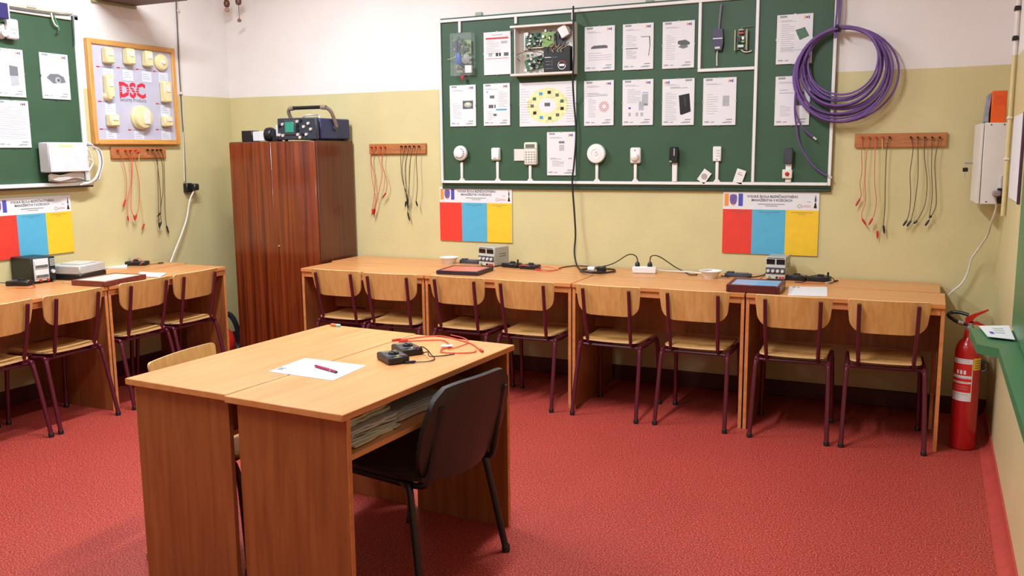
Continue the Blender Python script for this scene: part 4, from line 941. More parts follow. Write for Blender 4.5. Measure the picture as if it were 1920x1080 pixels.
for (a, ms, e_, k_, tp), nm in zip(L1, o1):
    lead('l', zq(0, 240, K, a)[0], zq(0, 240, K, *ms), zq(0, 240, K, e_)[0], k_, nm+' test lead on the left wall rack', 'leads of the left wall rack', zq(0, 240, K, tp)[0])

# ================================================================ left wall
lu1, lv0 = wuv('l', 162, 340, .02); lu1 = -1.383; lv1 = wuv('l', 137, 30, .02)[1]; lu0 = lu1-2.6
lb_ = thing('display_board', 'green display board on the left wall, cut by the picture edge', 'display board', (XL, (lu0+lu1)/2, lv0), pi/2)
lw_, lh_ = lu1-lu0, lv1-lv0
M().box((0, -.0115, lh_/2), (lw_, .019, lh_), 0, .002).build('panel', GREEN, lb_)
M().box((0, -.035, -.012), (lw_, .068, .024), 0, .004).build('tray', WHITEP, lb_)
M().box((0, -.03, -.03), (lw_, .055, .012), 0, .002).build('tray_underside', mat('tray_dark', (44, 60, 52), .5), lb_)
M().box((lw_/2-.016, -.027, lh_/2), (.034, .012, lh_-.01), 0, .002).build('side_trim', WHITEP, lb_)
M().box((-.02, -.028, lh_-.016), (lw_-.06, .014, .03), 0, .002).build('top_duct', mat('aged_white', (214, 206, 190), .5), lb_)
M().box((lw_/2-.012, -.018, lh_-.012), (.034, .03, .034), 0, .004).build('corner_cap', mat('corner_blue_grey', (96, 110, 124), .5), lb_)
hu = wuv('l', 61, 8, .02)[0]-(lu0+lu1)/2
M().box((hu, -.008, lh_+.02), (.06, .01, .03), 0, .002).build('hanger', MATS['hanger_green'], lb_)
LWt = Vector((XL, (lu0+lu1)/2, lv0))
def lp(px, py, off): return LW(px, py, off)
def loc_l(p): q = Vector(p)-LWt; return (q.y, -q.x, q.z)
for dy, mt in ((0, WHITEW), (4, MATS['tan_wire']), (8, MATS['corner_blue_grey']), (-3, WHITEW)):
    M().tube(cr([loc_l(lp(*q, .042)) for q in ((-60, -4+dy), (0, 4+dy), (40, 10+dy), (90, 17+dy), (128, 23+dy*.6), (137, 30), (140, 60+dy*3))], 5), .004, 6).build('cable', mt, lb_)
# loose wires under the duct
lw1 = thing('loose_wire', 'short cut white and green wires dangling from the left board duct', 'wire', lp(98, 30, .04))
M().tube(cr([lp(*q, .045) for q in ((96, 24), (98, 34), (103, 46), (108, 50))], 5), .005, 6).build('white_wire', WHITEW, lw1, org=lw1.location)
M().tube(cr([lp(*q, .042) for q in ((101, 28), (106, 42), (110, 52), (110, 60))], 5), .004, 6).build('green_wire', mat('green_wire', (80, 150, 110), .5), lw1, org=lw1.location)
M().tube([lp(111, 57, .045), lp(107, 63, .045)], .005, 6).build('wire_end', BLACKW, lw1, org=lw1.location)
sheet('l', ((75, 97), (128, 104), (132, 188), (79, 184)), 'information sheet picturing a bullet camera on the left wall board', P_generic(20, p_camera), off=BO)
sheet('l', ((-14, 88), (43, 94), (49, 184), (-8, 179)), 'information sheet picturing a tall grey sensor on the left wall board', P_generic(21, p_speaker), off=BO)
sheet('l', ((-12, 188), (52, 188), (60, 275), (-2, 279)), 'text only information sheet, lowest on the left wall board', P_generic(22, p_text), off=BO)
u0, u1, v0, v1 = quadspan('l', (8, 36), (29, 36), (33, 74), (12, 73), .05)
e = thing('motion_sensor', 'white swivel motion sensor at the top of the left wall board', 'sensor', wloc('l', (u0+u1)/2, v0, BO), pi/2)
w_, h_ = u1-u0, v1-v0
M().box((0, -.035, h_/2), (w_, .035, h_), 0, .008).build('case', WHITEP, e); M().box((0, -.0535, h_*.62), (w_*.6, .004, h_*.32), 0, .001).build('lens', mat('sensor_lens', (196, 196, 204), .3), e)
M().box((0, -.0535, h_*.3), (w_*.3, .003, .004)).build('seam', TEXTG, e)
M().box((0, -.009, h_/2), (.03, .02, .03), 0, .003).build('bracket', WHITEP, e)
e = thing('dome_bracket', 'white rounded ball bracket left of the motion sensor, cut by picture edge', 'bracket', lp(-1, 63, BO), pi/2)
M().lathe([(.03, 0), (.032, .012), (.022, .03), (.02, .05), (.0, .06)], 16, 0, TY(0, 0)).build('ball', WHITEP, e); M().box((0, -.02, .035), (.03, .03, .04), 0, .006).build('arm', WHITEP, e)
e = thing('detector_housing', 'dark violet device with white side at the upper left picture edge', 'device', lp(0, 22, BO+.03), pi/2)
M().box((-.02, -.03, 0), (.06, .058, .09), 0, .004).build('body', mat('deep_violet', (44, 36, 96), .4), e); M().box((.014, -.03, 0), (.008, .06, .09), 0, .002).build('side_plate', WHITEP, e)

# ---- grey junction box with cables at the lower right of the left board
u0, u1, v0, v1 = quadspan('l', (84, 268), (156, 266), (158, 322), (84, 323), .10)
w_, h_ = u1-u0, v1-v0
jb = thing('junction_box', 'light grey junction box with coiled white cables beside the left wall board tray', 'junction box', wloc('l', (u0+u1)/2, v0, .046), pi/2)
M().box((0, -.045, h_/2), (w_, .088, h_), 0, .006).build('case', mat('grey_white_box', (206, 206, 208), .4), jb)
M().box((0, -.092, h_/2), (w_-.004, .006, h_-.004), 0, .003).build('lid', mat('grey_white_lid', (214, 213, 214), .4), jb)
M().box((-.02, -.0955, h_*.88), (w_*.35, .001, .010)).build('label', mat('faint_yellow', (226, 220, 130), .5), jb)
rnd = random.Random(2)
for k in range(6):
    z = -.01-.006*k; M().tube(cr([(-w_/2+.02+.01*rnd.random(), -.05, z), (-.05, -.06-.01*rnd.random(), z-.012), (.05, -.06, z+.004), (w_/2-.02, -.055, z-.006*rnd.random()), (w_/2-.01, -.03, z-.016), (0, -.04, z-.02), (-w_/2+.03, -.035, z-.01)], 4), .005, 6).build('coiled_cable', rnd.choice([WHITEW, GREYL]), jb)
for k in range(4):
    a = .018*k; M().tube(cr([(w_/2-.01, -.05+a*.5, h_*.9), (w_/2+.05+a*.3, -.055, h_*.98-a*.4), (w_/2+.105+a*.5, -.05, h_*.72), (w_/2+.12+a*.5, -.05, h_*.3), (w_/2+.10+a*.4, -.045, -.02), (w_/2+.05+a, -.04, -.07+a*.3), (w_/2-.03, -.035, -.085)], 5), .0055, 7).build('cable_loop', [WHITEW, GREYL, MATS['corner_blue_grey'], WHITEW][k], jb)
for k in range(2): M().tube(cr([(w_/2-.01, -.05, h_*.6-k*.03), (w_/2+.04, -.05, h_*.75-k*.06), (w_/2+.07, -.05, h_*.3), (w_/2+.03, -.05, .0)], 5), .0045, 7).build('cable_loop', WHITEW, jb)

# ---- framed detector display
u0, u1, v0, v1 = quadspan('l', (158, 72), (327, 90), (334, 271), (177, 271), .02)
w_, h_ = u1-u0, v1-v0
fr = thing('framed_display', 'wood framed panel of cream alarm detectors on the left wall', 'framed display', wloc('l', (u0+u1)/2, v0, .001), pi/2)
FW = .034
M().box((0, -.012, h_/2), (w_-.01, .02, h_-.01)).build('panel', LILAC, fr)
FRX = wood('pine_frame_rail', (206, 144, 66), (222, 166, 92), 'x', .45, 50, 8)
for s_ in (-1, 1):
    M().box((s_*(w_/2-FW/2), -.018, h_/2), (FW, .036, h_), 0, .004).build('frame_stile', FRAMEW, fr)
    M().box((0, -.018, h_/2+s_*(h_/2-FW/2)), (w_-2*FW, .036, FW), 0, .004).build('frame_rail', FRX, fr)
def fp(px, py):          # photo pixel inside the frame -> local x, z
    u, v_ = wuv('l', px, py, .025); return u-(u0+u1)/2, v_-v0
yP = -.0225
def zf(a, b): return (a*.3056, b*.3056)
m = M()
x_, z_ = fp(249, 168); 
text_into(m, 'DSC', x_, fp(249, 182)[1], yP, .098, 0, .225, bold=.045)
for k in range(3): m.rect(x_-.115, x_+.115, fp(249, 182)[1]+.030+k*.016, fp(249, 182)[1]+.0335+k*.016, yP-.0004, 2)
text_into(m, 'Security Products', x_, fp(249, 191)[1], yP, .028, 1, .225)
m.build('lettering', [LOGO, TEXT, LILAC], fr, flat=True)
def card_at(a, b, w2=.085, h2=.075):
    x, z = fp(*zf(a, b)); c_ = M().box((x, -.0235, z), (w2, .002, h2)).build('caption_card', PAPERB, fr); mm = M()
    for k in range(3): mm.rect(x-w2*.4, x+w2*(.1+.1*k), z+h2*(.2-.2*k), z+h2*(.2-.2*k)+.003, -.0247, 0)
    mm.build('caption_text', [TEXTG], c_, flat=True)
for a, b in ((665, 455), (785, 462), (900, 472), (1003, 480), (678, 668), (1015, 680), (686, 838), (855, 838), (1020, 836)): card_at(a, b)
def tag_at(a, b):
    x, z = fp(*zf(a, b)); mm = M(); mm.rect(x-.012, x+.016, z-.004, z+.004, yP, 0); mm.rect(x+.022, x+.06, z-.003, z+.004, yP, 1); mm.build('number_tag', [REDP, TEXTG], fr, flat=True)
for a, b in ((600, 408), (725, 415), (842, 425), (948, 437), (612, 622), (965, 636), (622, 792), (795, 797), (965, 795)): tag_at(a, b)
for a, b, w2, h2, d2 in ((648, 342, .07, .10, .05), (775, 348, .07, .105, .055), (890, 362, .066, .105, .05), (655, 530, .06, .15, .045), (1003, 565, .07, .145, .05), (678, 738, .08, .08, .05), (1012, 745, .08, .075, .045)):
    x, z = fp(*zf(a, b)); b_ = M().box((x, -.0225-d2/2, z), (w2, d2, h2), 0, .008).build('detector', CREAM, fr)
    M().box((x, -.0225-d2-.002, z+h2*.15), (w2*.55, .005, h2*.35), 0, .002).build('detector_lens', IVORY, b_)
x, z = fp(*zf(655, 592)); M().lathe([(.03, 0), (.03, .02), (.018, .04), (0, .045)], 14, 0, TY(x, z, -.023)).build('detector', CREAM, fr)
x, z = fp(*zf(983, 382)); d_ = M().lathe([(.058, 0), (.06, .012), (.05, .026), (.02, .032), (0, .033)], 22, 0, TY(x, z, -.023)).build('round_detector', CREAM, fr); M().lathe([(.018, .03), (.016, .04), (0, .041)], 14, 0, TY(x, z, -.023)).build('detector_hub', IVORY, d_)
x, z = fp(*zf(858, 722)); d_ = M().lathe([(.082, 0), (.084, .02), (.078, .026), (.078, .036), (.07, .05), (.045, .058), (0, .06)], 26, 0, TY(x, z, -.023)).build('round_detector', CREAM, fr); M().box((x+.012, -.083, z), (.05, .006, .09), 0, .002).build('detector_ridge', IVORY, d_)

# ---- cable dropping down the left wall to a black plug, and to the desk
wc = thing('wall_cable', 'thin cable running down the left wall right of the framed display', 'cable', lp(340, 180, .004))
M().tube(cr([lp(*q, .006) for q in ((330, -20), (331, 20), (333, 60), (335, 110), (338, 160), (341, 210), (345, 270), (348, 340))], 5), .0042, 6).build('dark_strand', mat('grey_brown_cable', (96, 86, 80), .5), wc, org=wc.location)
M().tube(cr([lp(*q, .006) for q in ((333, -20), (335, 60), (338, 110), (341, 160), (343, 210), (344, 270), (346, 340))], 5), .0042, 6).build('pale_strand', MATS['aged_white'], wc, org=wc.location)
for q in ((334, 20), (339, 175)):
    p = lp(*q, .006); M().box((p.x-wc.location.x+.003, p.y-wc.location.y, p.z-wc.location.z), (.012, .03, .02), 0, .003).build('cable_clip', MATS['aged_white'], wc)
pl = thing('wall_socket', 'black wall socket with an angled plug on the left wall', 'socket', lp(351, 352, 0), pi/2)
M().box((-.012, -.02, 0), (.06, .04, .07), 0, .005).build('socket', BLACKP, pl)
M().box((.02, -.05, .005), (.05, .06, .05), 0, .008).build('plug', mat('plug_black', (34, 32, 32), .4), pl)
M().tube(cr([loc for loc in [(.02, -.05, -.02)]]+[tuple(Matrix.Rotation(-pi/2, 3, 'Z') @ (q-pl.location)) for q in (lp(356, 375, .045), lp(350, 410, .04), lp(338, 445, .05), lp(328, 470, .06), FZ(320, 491, zD+.008))], 5), .006, 7).build('white_cord', WHITEW, pl)

# ---- dark wooden casing high on the left wall (only its underside shows) and the fittings in the corner
c0 = LW(250, 15, 0); c1 = onp(352, -2, 1, c0.y); c0z = (c0.z+c1.z)/2
ws = thing('wall_shelf', 'dark brown shelf jutting from the top of the left wall, cut by top edge', 'shelf', (XL, c0.y-.17, c0z))
sl = c1.x-XL
M().box((sl/2+.001, 0, .014), (sl, .34, .028), 0, .003).build('board', BROWNW, ws)
M().box((sl-.012, 0, .045), (.022, .34, .034), 0, .003).build('front_lip', BROWNW, ws)
M().box((.012, 0, -.010), (.022, .36, .019), 0, .002).build('wall_cleat', mat('olive_cap', (150, 146, 104), .5), ws)
for i, (px, py, lb, dn) in enumerate(((425, 6, 'brown hanging pull switch in the corner, nearer the left wall', 0), (447, 2, 'brown hanging pull switch with a long cord and bead, in the corner', 1))):
    p = BW(px, py, .14); f_ = thing('pull_switch', lb, 'switch', (p.x, p.y, p.z), 0, 'corner pull switches')
    BR = mat('brown_ceramic', (96, 52, 36), .35)
    M().tube([(0, 0, .03), (0, 0, ZC-p.z-.001)], .004, 6).build('drop_cord', MATS['grey_brown_cable'], f_)
    M().lathe([(.008, -.03), (.02, -.022), (.024, 0), (.018, .018), (.006, .035), (0, .036)], 12).build('body', BR, f_)
    if not dn: M().lathe([(0, -.066), (.016, -.06), (.018, -.045), (.01, -.03)], 12).build('bell', mat('tan_ceramic', (176, 130, 110), .4), f_)
    else:
        M().tube([(0, 0, -.03), (0, 0, -.125)], .0022, 6).build('pull_cord', MATS['grey_brown_cable'], f_)
        M().lathe([(0, -.155), (.014, -.15), (.016, -.138), (.004, -.124), (0, -.124)], 12).build('bead', mat('bead_tan', (140, 96, 70), .4), f_)

# ================================================================ things on the desks of the back wall
def bowl(px, py, label, r=.062):
    p = FZ(px, py, zD); b_ = thing('plastic_bowl', label, 'bowl', (p.x, p.y, zD), 0, 'white plastic bowls')
    M().lathe([(.0, 0), (r*.62, 0), (r*.66, .004), (r*.93, .036), (r*1.08, .042), (r*1.08, .045), (r*.92, .043), (r*.62, .007), (0, .006)], 28).build('bowl', WHITEP, b_)
    return b_
bowl(842, 494, 'white plastic bowl beside the red topped tray'); bw2 = bowl(1332, 521, 'white plastic bowl beside the blue topped tray')
M().box((-.015, .005, .044), (.05, .006, .004), 0, .001, .7).build('metal_clip', STEEL, bw2)
def tray(q, z, label, top, nm_mat, hgt, rz=None):
    P = [FZ(*a, z) for a in q]; c_ = sum(P, Vector())/4
    rz = atan2(P[3].y-P[0].y, P[3].x-P[0].x) if rz is None else rz
    wx = ((P[3]-P[0]).length+(P[2]-P[1]).length)/2; wy = ((P[1]-P[0]).length+(P[2]-P[3]).length)/2
    t_ = thing('training_panel', label, 'training panel', (c_.x, c_.y, zD), rz, 'framed training panels')
    b = .018; h2 = z-zD
    M().box((0, 0, h2*.42), (wx-.01, wy-.01, h2*.84)).build('base', DFRAME, t_)
    M().box((0, 0, h2*.86), (wx-2*b+.004, wy-2*b+.004, h2*.1)).build('face', top, t_)
    for s_ in (-1, 1):
        M().box((s_*(wx/2-b/2), 0, h2/2), (b, wy, h2), 0, .002).build('frame_side', nm_mat, t_); M().box((0, s_*(wy/2-b/2), h2/2), (wx-2*b, b, h2), 0, .002).build('frame_side', nm_mat, t_)
    return t_, wx, wy, h2
BLKF = mat('dark_violet_frame', (44, 30, 40), .4)
zD = .752
tr1, *_ = tray(((818, 507), (850, 497), (926, 500), (895, 510)), .775, 'dark framed training panel with salmon red face on the back desks', mat('salmon_face', (222, 120, 92), .4, 0, .08, 30), BLKF, .03)
tr2, wx, wy, h2 = tray(((1362, 533), (1376, 522), (1471, 524), (1465, 538)), .792, 'dark framed training panel with pale blue face on the back desks', mat('pale_blue_face', (140, 176, 206), .35, 0, .08, 30), DFRAME, .03)
m = M()
for k in range(9):
    for j in range(3): m.add([(x, y, h2*.912) for x, y in ((wx*(.02+.045*k), -wy*.35+j*wy*.2), (wx*(.05+.045*k), -wy*.35+j*wy*.2), (wx*(.05+.045*k), -wy*.25+j*wy*.2), (wx*(.02+.045*k), -wy*.25+j*wy*.2))], [(0, 1, 2, 3)])
m.build('printed_diagram', mat('diagram_blue', (84, 140, 196), .5), tr2, flat=True)
# dark flat desk calculators / handheld units behind the trays
def handheld(px, py, w_, d_, rz, label, px2=None):
    p = FZ(px, py, zD); h_ = thing('handheld_unit', label, 'electronic device', (p.x, p.y, zD), rz, 'flat dark handheld units')
    M().box((0, 0, .011), (w_, d_, .022), 0, .004).build('body', mat('slate_plastic', (62, 66, 78), .45), h_)
    M().box((-w_*.3, 0, .026), (w_*.28, d_*.7, .010), 0, .003).build('head', DARKG, h_); M().box((w_*.12, 0, .0235), (w_*.5, d_*.7, .004), 0, .001).build('key_field', mat('slate_light', (98, 96, 100), .5), h_)
    return h_
handheld(882, 493.5, .15, .05, -.05, 'flat dark handheld unit behind the salmon training panel'); hh = handheld(1384, 519, .155, .05, -.02, 'flat dark handheld unit behind the blue training panel')
def psu(bl, brr, top_y, depth, label):
    a, b = FZ(*bl, zD), FZ(*brr, zD); c_ = (a+b)/2; rz = atan2(b.y-a.y, b.x-a.x); w_ = (b-a).length
    h_ = onp(bl[0], top_y, 1, a.y).z-zD
    p = thing('power_supply', label, 'power supply', (c_.x, c_.y, zD), rz, 'grey laboratory power supplies')
    M().box((0, depth/2+.006, h_/2+.004), (w_, depth-.004, h_-.008), 0, .003).build('case', GREYM, p)
    M().box((0, .003, h_/2+.003), (w_-.002, .010, h_-.006), 0, .002).build('front_panel', mat('pale_panel', (196, 196, 186), .45), p)
    for x in (-.25, .25): M().box((x*w_, -.003, h_*.79), (w_*.42, .004, h_*.22), 0, .001).build('display', DISPLAY, p)
    M().box((0, -.0025, h_*.95), (w_*.85, .002, h_*.03)).build('title_strip', DARKG, p)
    kp = M().box((0, -.003, h_*.40), (w_*.98, .004, h_*.28), 0, .001).build('knob_plate', mat('slate_plate', (72, 72, 84), .5), p)
    for x in (-.36, -.12, .12, .36): M().lathe([(.0095, 0), (.009, .010), (0, .010)], 14, 0, TY(x*w_, h_*.40, -.005)).build('knob', GREYL, kp)
    for x, mt in ((-.3, PCBL), (.08, BLACKP), (.25, REDP), (.4, REDP)): M().lathe([(.006, 0), (.006, .012), (0, .012)], 10, 0, TY(x*w_, h_*.12, -.002)).build('terminal', mt, p)
    m = M()
    for z in (.5, .62): m.add([(w_/2+.0006, depth*(.35), h_*z), (w_/2+.0006, depth*.8, h_*z), (w_/2+.0006, depth*.8, h_*(z+.05)), (w_/2+.0006, depth*.35, h_*(z+.05))], [(0, 1, 2, 3)])
    m.build('side_print', TEXTM, p, flat=True)
    for sx in (-1, 1):
        for sy in (.02, depth-.02): M().lathe([(.007, 0), (.007, .006)], 8, 0, Matrix.Translation((sx*(w_/2-.012), sy, 0))).build('foot', BLACKP, p)
    return p
ps1 = psu((898, 498), (927, 501), 462, .145, 'grey laboratory power supply beside the salmon training panel'); ps2 = psu((1435, 524), (1472, 526), 481, .155, 'grey laboratory power supply beside the blue training panel')
def meter(p, rz, label, w_=.075, d_=.125, knob=True, lead_up=False, group='black multimeters'):
    m_ = thing('multimeter', label, 'multimeter', p, rz, group)
    M().box((0, 0, .014), (w_, d_, .028), 0, .005).build('body', BLACKP, m_)
    M().box((0, d_*.30, .0288), (w_*.72, d_*.22, .002), 0, .0006).build('display', mat('meter_lcd', (96, 100, 92), .25), m_)
    M().box((0, -d_*.12, .0285), (w_*.86, d_*.55, .0012)).build('face_plate', DARKG, m_)
    M().lathe([(.020, .028), (.019, .036), (.006, .037), (0, .037)], 18, 0, Matrix.Translation((0, -d_*.06, 0))).build('dial', BLACKP, m_)
    M().box((0, -d_*.06, .0385), (.006, .034, .004), 0, .001).build('dial_pointer', DARKG, m_)
    for x in (-.02, 0, .02): M().lathe([(.005, .028), (.005, .0305), (.0, .0305)], 8, 0, Matrix.Translation((x, -d_*.38, 0))).build('jack', REDP if x > 0 else YELP if x == 0 else DARKG, m_)
    if lead_up: M().lathe([(.006, .028), (.006, .052), (.003, .055), (0, .055)], 8, 0, Matrix.Translation((.0, -d_*.38, 0))).build('lead_plug', BLACKP, m_)
    return m_
for px, py, rz, lb, up in ((960, 501, 1.4, 'black multimeter right of the first power supply, lead plug sticking up', True), (994, 504, 1.5, 'black multimeter with red leads, near the looped mains cable', False), (1492, 525, 1.4, 'black multimeter right of the second power supply, wrapped in leads', False), (1536, 527, 1.5, 'black multimeter farthest right on the back desks, lead plug up', True)):
    p = FZ(px, py, zD); meter((p.x, p.y, zD), rz, lb, lead_up=up)
def desk_wire(pxs, mt, label, r=.0022, zz=.004, name='test_lead', cat='test lead', ends=None, grp='leads lying on the desks', z0=None):
    z0 = zD if z0 is None else z0
    pts = [FZ(a, b, z0+(c_[0] if c_ else zz)) for a, b, *c_ in pxs]
    w_ = thing(name, label, cat, (pts[0].x, pts[0].y, z0), 0, grp)
    sm = cr(pts, 5)
    for q in sm: q.z = max(q.z, z0+r+.0004)
    M().tube(sm, r, 6).build('wire', mt, w_, org=w_.location)
    for i in (ends or []):
        a, b = (pts[-1], pts[-2]) if i else (pts[0], pts[1]); d_ = (a-b).normalized()
        lo = max(r, .0055)
        q0 = Vector((a.x, a.y, max(a.z, z0+lo+.0006))); d_.z = 0; d_.normalize()
        M().tube([q0, q0+d_*.008, q0+d_*.04], [.003, lo, .004], 8).build('probe', REDP if mt is REDW else BLACKP, w_, org=w_.location)
    return w_
desk_wire([(1004, 503), (1018, 500, .02), (1035, 502, .012), (1045, 506), (1030, 507), (1014, 506)], REDW, 'red test lead curled right of the multimeter near the mains cable', ends=[1])
desk_wire([(1006, 507), (1022, 509), (1040, 507), (1048, 504)], REDW, 'short red test lead lying in front of the curled one', ends=[1])
desk_wire([(973, 498.5, .045), (981, 497.5, .055), (992, 499, .05)], REDW, 'red lead running between the two left multimeters')
desk_wire([(1514, 521, .055), (1525, 517, .06), (1540, 516, .06), (1557, 519, .035), (1564, 525, .01), (1562, 529.5), (1555, 531.5)], BLACKW, 'black test lead looping behind the rightmost multimeter')
desk_wire([(1486, 519, .03), (1496, 516, .04), (1508, 518, .036), (1514, 525, .02), (1505, 529), (1490, 529)], BLACKW, 'black test lead wrapped over the multimeter by the second supply')
desk_wire([(1548, 530), (1556, 529), (1563, 528)], WHITEW, 'white lead with dark tip right of the multimeters', r=.0035, ends=[1])
desk_wire([(1500, 531), (1530, 531.5), (1548, 531.5)], REDW, 'red test lead lying in front of the right multimeters')
desk_wire([(1400, 519, .01), (1415, 519), (1430, 516), (1436, 512, .006)], BLACKW, 'black cord from the handheld unit to the second power supply', r=.003, cat='cable', name='connecting_cable')
desk_wire([(1352, 517), (1360, 518), (1366, 519)], BLACKW, 'short black cord between white bowl and handheld unit', r=.003, cat='cable', name='connecting_cable')
# power strip with two plugs
a, b = FZ(1186, 512, zD), FZ(1231, 512, zD); sp = thing('power_strip', 'white power strip with two black plugs on the back desks', 'power strip', ((a.x+b.x)/2, (a.y+b.y)/2, zD), atan2(b.y-a.y, b.x-a.x)*.5)
L_ = (b-a).length
M().box((0, 0, .021), (L_, .055, .042), 0, .006).build('body', WHITEP, sp)
for i, x in enumerate((-.3, .22)):
    k = M().lathe([(.016, .042), (.014, .062), (.006, .072), (.004, .078), (0, .078)], 10, 0, Matrix.Translation((x*L_, 0, 0))).build('plug', BLACKP, sp)
M().tube(cr([(L_/2, .01, .02), (L_/2+.06, .03, .012), (L_/2+.16, .035, .010), (L_/2+.26, -.01, .010), (L_/2+.30, -.05, .010)], 6), .005, 8).build('cord', WHITEW, sp)
pz = Matrix.Translation(sp.location) @ Matrix.Rotation(sp.rotation_euler.z, 4, 'Z')
pa, pb = pz @ Vector((-.3*L_, 0, .076)), pz @ Vector((.22*L_, 0, .076))
def free_cord(pts, label, r=.0034):
    inv = pz.inverted(); o_ = M().tube(cr([inv @ Vector(q) for q in pts], 6), r, 7).build('plug_cord', BLACKW, sp); o_['label'] = label
free_cord([pa+Vector((0, 0, .003)), pa+Vector((-.012, 0, .03)), pa+Vector((-.06, 0, .036)), FZ(1150, 494, zD+.03), Vector((FZ(1128, 500, zD).x, -.07, zD+.005)), Vector((FZ(1100, 500, zD).x, -.05, zD+.004)), Vector((FZ(1078, 500, zD).x, -.05, zD+.004)), Vector((FZ(1060, 502, zD).x, -.11, zD+.004)), FZ(1050, 502, zD+.004)], 'black cord arching left from the power strip to the multimeters')
free_cord([pb+Vector((0, 0, .003)), pb+Vector((.01, 0, .032)), pb+Vector((.06, 0, .03)), FZ(1265, 500, zD+.03), FZ(1282, 509, zD+.006), FZ(1294, 515, zD+.005), FZ(1308, 515, zD+.005)], 'black cord arching right from the power strip to the bowl')
def paper(q, z, label, mt=PAPER, marks=None, cat='paper', name='paper_sheet', n=1):
    P = [FZ(*a, z) for a in q]; c_ = sum(P, Vector())/4
    pp = thing(name, label, cat, (c_.x, c_.y, z), 0)
    m = M(); poly = [((p-c_).x, (p-c_).y) for p in P]
    M().prism(poly, .0004, .0014*n, 'xy').build('sheet', mt, pp)
    if marks:
        m = M()
        for (u_, v_, du, dv) in marks:
            def at(u, v): return tuple((P[0]*(1-u)*(1-v)+P[1]*(1-u)*v+P[2]*u*v+P[3]*u*(1-v)-c_)[:2])+(.0014*n+.0004,)
            m.add([at(u_, v_), at(u_+du, v_), at(u_+du, v_+dv), at(u_, v_+dv)], [(0, 1, 2, 3)])
        m.build('printed_mark', TEXT, pp, flat=True)
    return pp
paper(((1477, 554), (1480, 537.5), (1551, 538), (1551, 556)), .75, 'white sheet lying on the desk below the right multimeters', PAPER, [(.08, .88, .1, .06), (.22, .86, .05, .07)])

# ================================================================ left wall desks
p1, p2 = FZ(70, 533, zD), FZ(98, 527.5, zD)
ap = thing('power_supply', 'black analogue power supply with two dial meters on the left desks', 'power supply', ((p1.x+p2.x)/2-.0, (p1.y+p2.y)/2, zD), radians(86))
aw = .155; ah = .155; ad_ = .20
M().box((0, ad_/2, ah/2+.003), (aw, ad_, ah-.006), 0, .004).build('case', mat('black_green_case', (30, 40, 40), .45), ap)
M().box((-.018, -.004, ah*.53), (aw*.62, .006, ah*.86), 0, .002).build('front_panel', GREYL, ap)
for z in (.74, .36):
    mt_ = M().box((-.018, -.009, ah*z), (aw*.54, .006, ah*.34), 0, .002).build('dial_meter', LENSW, ap); M().box((-.018, -.0125, ah*z-.012), (aw*.5, .002, ah*.11)).build('meter_base', PIC, mt_)
for k in range(5): M().box((aw*.36, -.003, ah*(.9-.06*k)), (aw*.2, .004, .004)).build('vent', GREYL, ap)
M().lathe([(.012, 0), (.011, .012), (0, .012)], 14, 0, TY(aw*.36, ah*.42, -.001)).build('knob', GREYL, ap)
for x, mt in ((-.2, REDP), (.1, REDP), (.3, BLACKP)): M().lathe([(.008, 0), (.008, .014), (0, .014)], 10, 0, TY(x*aw, ah*.06+.008, -.002)).build('terminal', mt, ap)
g1, g2, g3 = FZ(103, 522, zD), FZ(136, 529, zD), FZ(186, 518.5, zD)
gc = (g1+g3)/2; gb = thing('lab_instrument', 'low light grey instrument with black base on the left desks', 'instrument', (gc.x, gc.y, zD), atan2(g3.y-g2.y, g3.x-g2.x)-0)
gl, gd = (g3-g2).length, min((g2-g1).length, .24)
M().box((0, 0, .018), (gl, gd, .036), 0, .004).build('base', BLACKP, gb)
M().box((0, 0, .062), (gl-.004, gd-.004, .054), 0, .006).build('housing', mat('putty_grey', (186, 184, 178), .5), gb)
M().box((.02, .0, .092), (gl*.6, gd*.6, .006), 0, .002).build('lid', mat('putty_light', (200, 198, 190), .5), gb)
M().lathe([(.012, .089), (.012, .098), (.004, .104), (0, .104)], 12, 0, Matrix.Translation((-gl*.42, gd*.36, 0))).build('knob', BLACKP, gb)
LFACE = mat('cream_face', (214, 206, 190), .4, 0, .05, 20)
RFR = wood('reddish_frame', (112, 50, 38), (132, 62, 48), 'x', .35, 50, 8)
tray(((206, 511), (145, 525), (197, 529), (270, 514)), .782, 'reddish framed training panel with cream face on the left desks', LFACE, RFR, .03)
paper(((193, 504), (200, 496), (239, 497), (238, 503)), .752, 'small pile of white paper behind the cream faced panel', PAPER, None, 'paper', 'paper_pile', 6)
paper(((258, 518), (262, 510), (313, 512), (300, 520)), .752, 'white sheet on the left desks right of the cream faced panel', PAPERB)
p = FZ(257, 497, zD); meter((p.x, p.y, zD), -1.2, 'black multimeter with curled leads at the far end of the left desks', .08, .15, lead_up=True)
desk_wire([(247, 492, .03), (252, 486, .05), (262, 485, .06), (268, 491, .045), (262, 496, .034)], REDW, 'red brown lead looping over the far multimeter of the left desks')
desk_wire([(276, 496), (285, 495), (296, 494)], DKW, 'dark lead stretched right of the far left multimeter', ends=[1])
p = FZ(38, 535, zD); meter((p.x, p.y, zD), 1.9, 'black multimeter with red trim at the left picture edge', .075, .14, lead_up=False)
desk_wire([(52, 531), (60, 533), (66, 537), (55, 540), (30, 540)], REDW, 'red lead around the multimeter at the left picture edge')
desk_wire([(34, 529, .01), (40, 522, .03), (50, 518, .04)], BLACKW, 'black lead curling up to the analogue power supply')
desk_wire([(-20, 536), (0, 530, .02), (14, 532, .02), (28, 534)], BLACKW, 'black leads reaching in from the left picture edge')

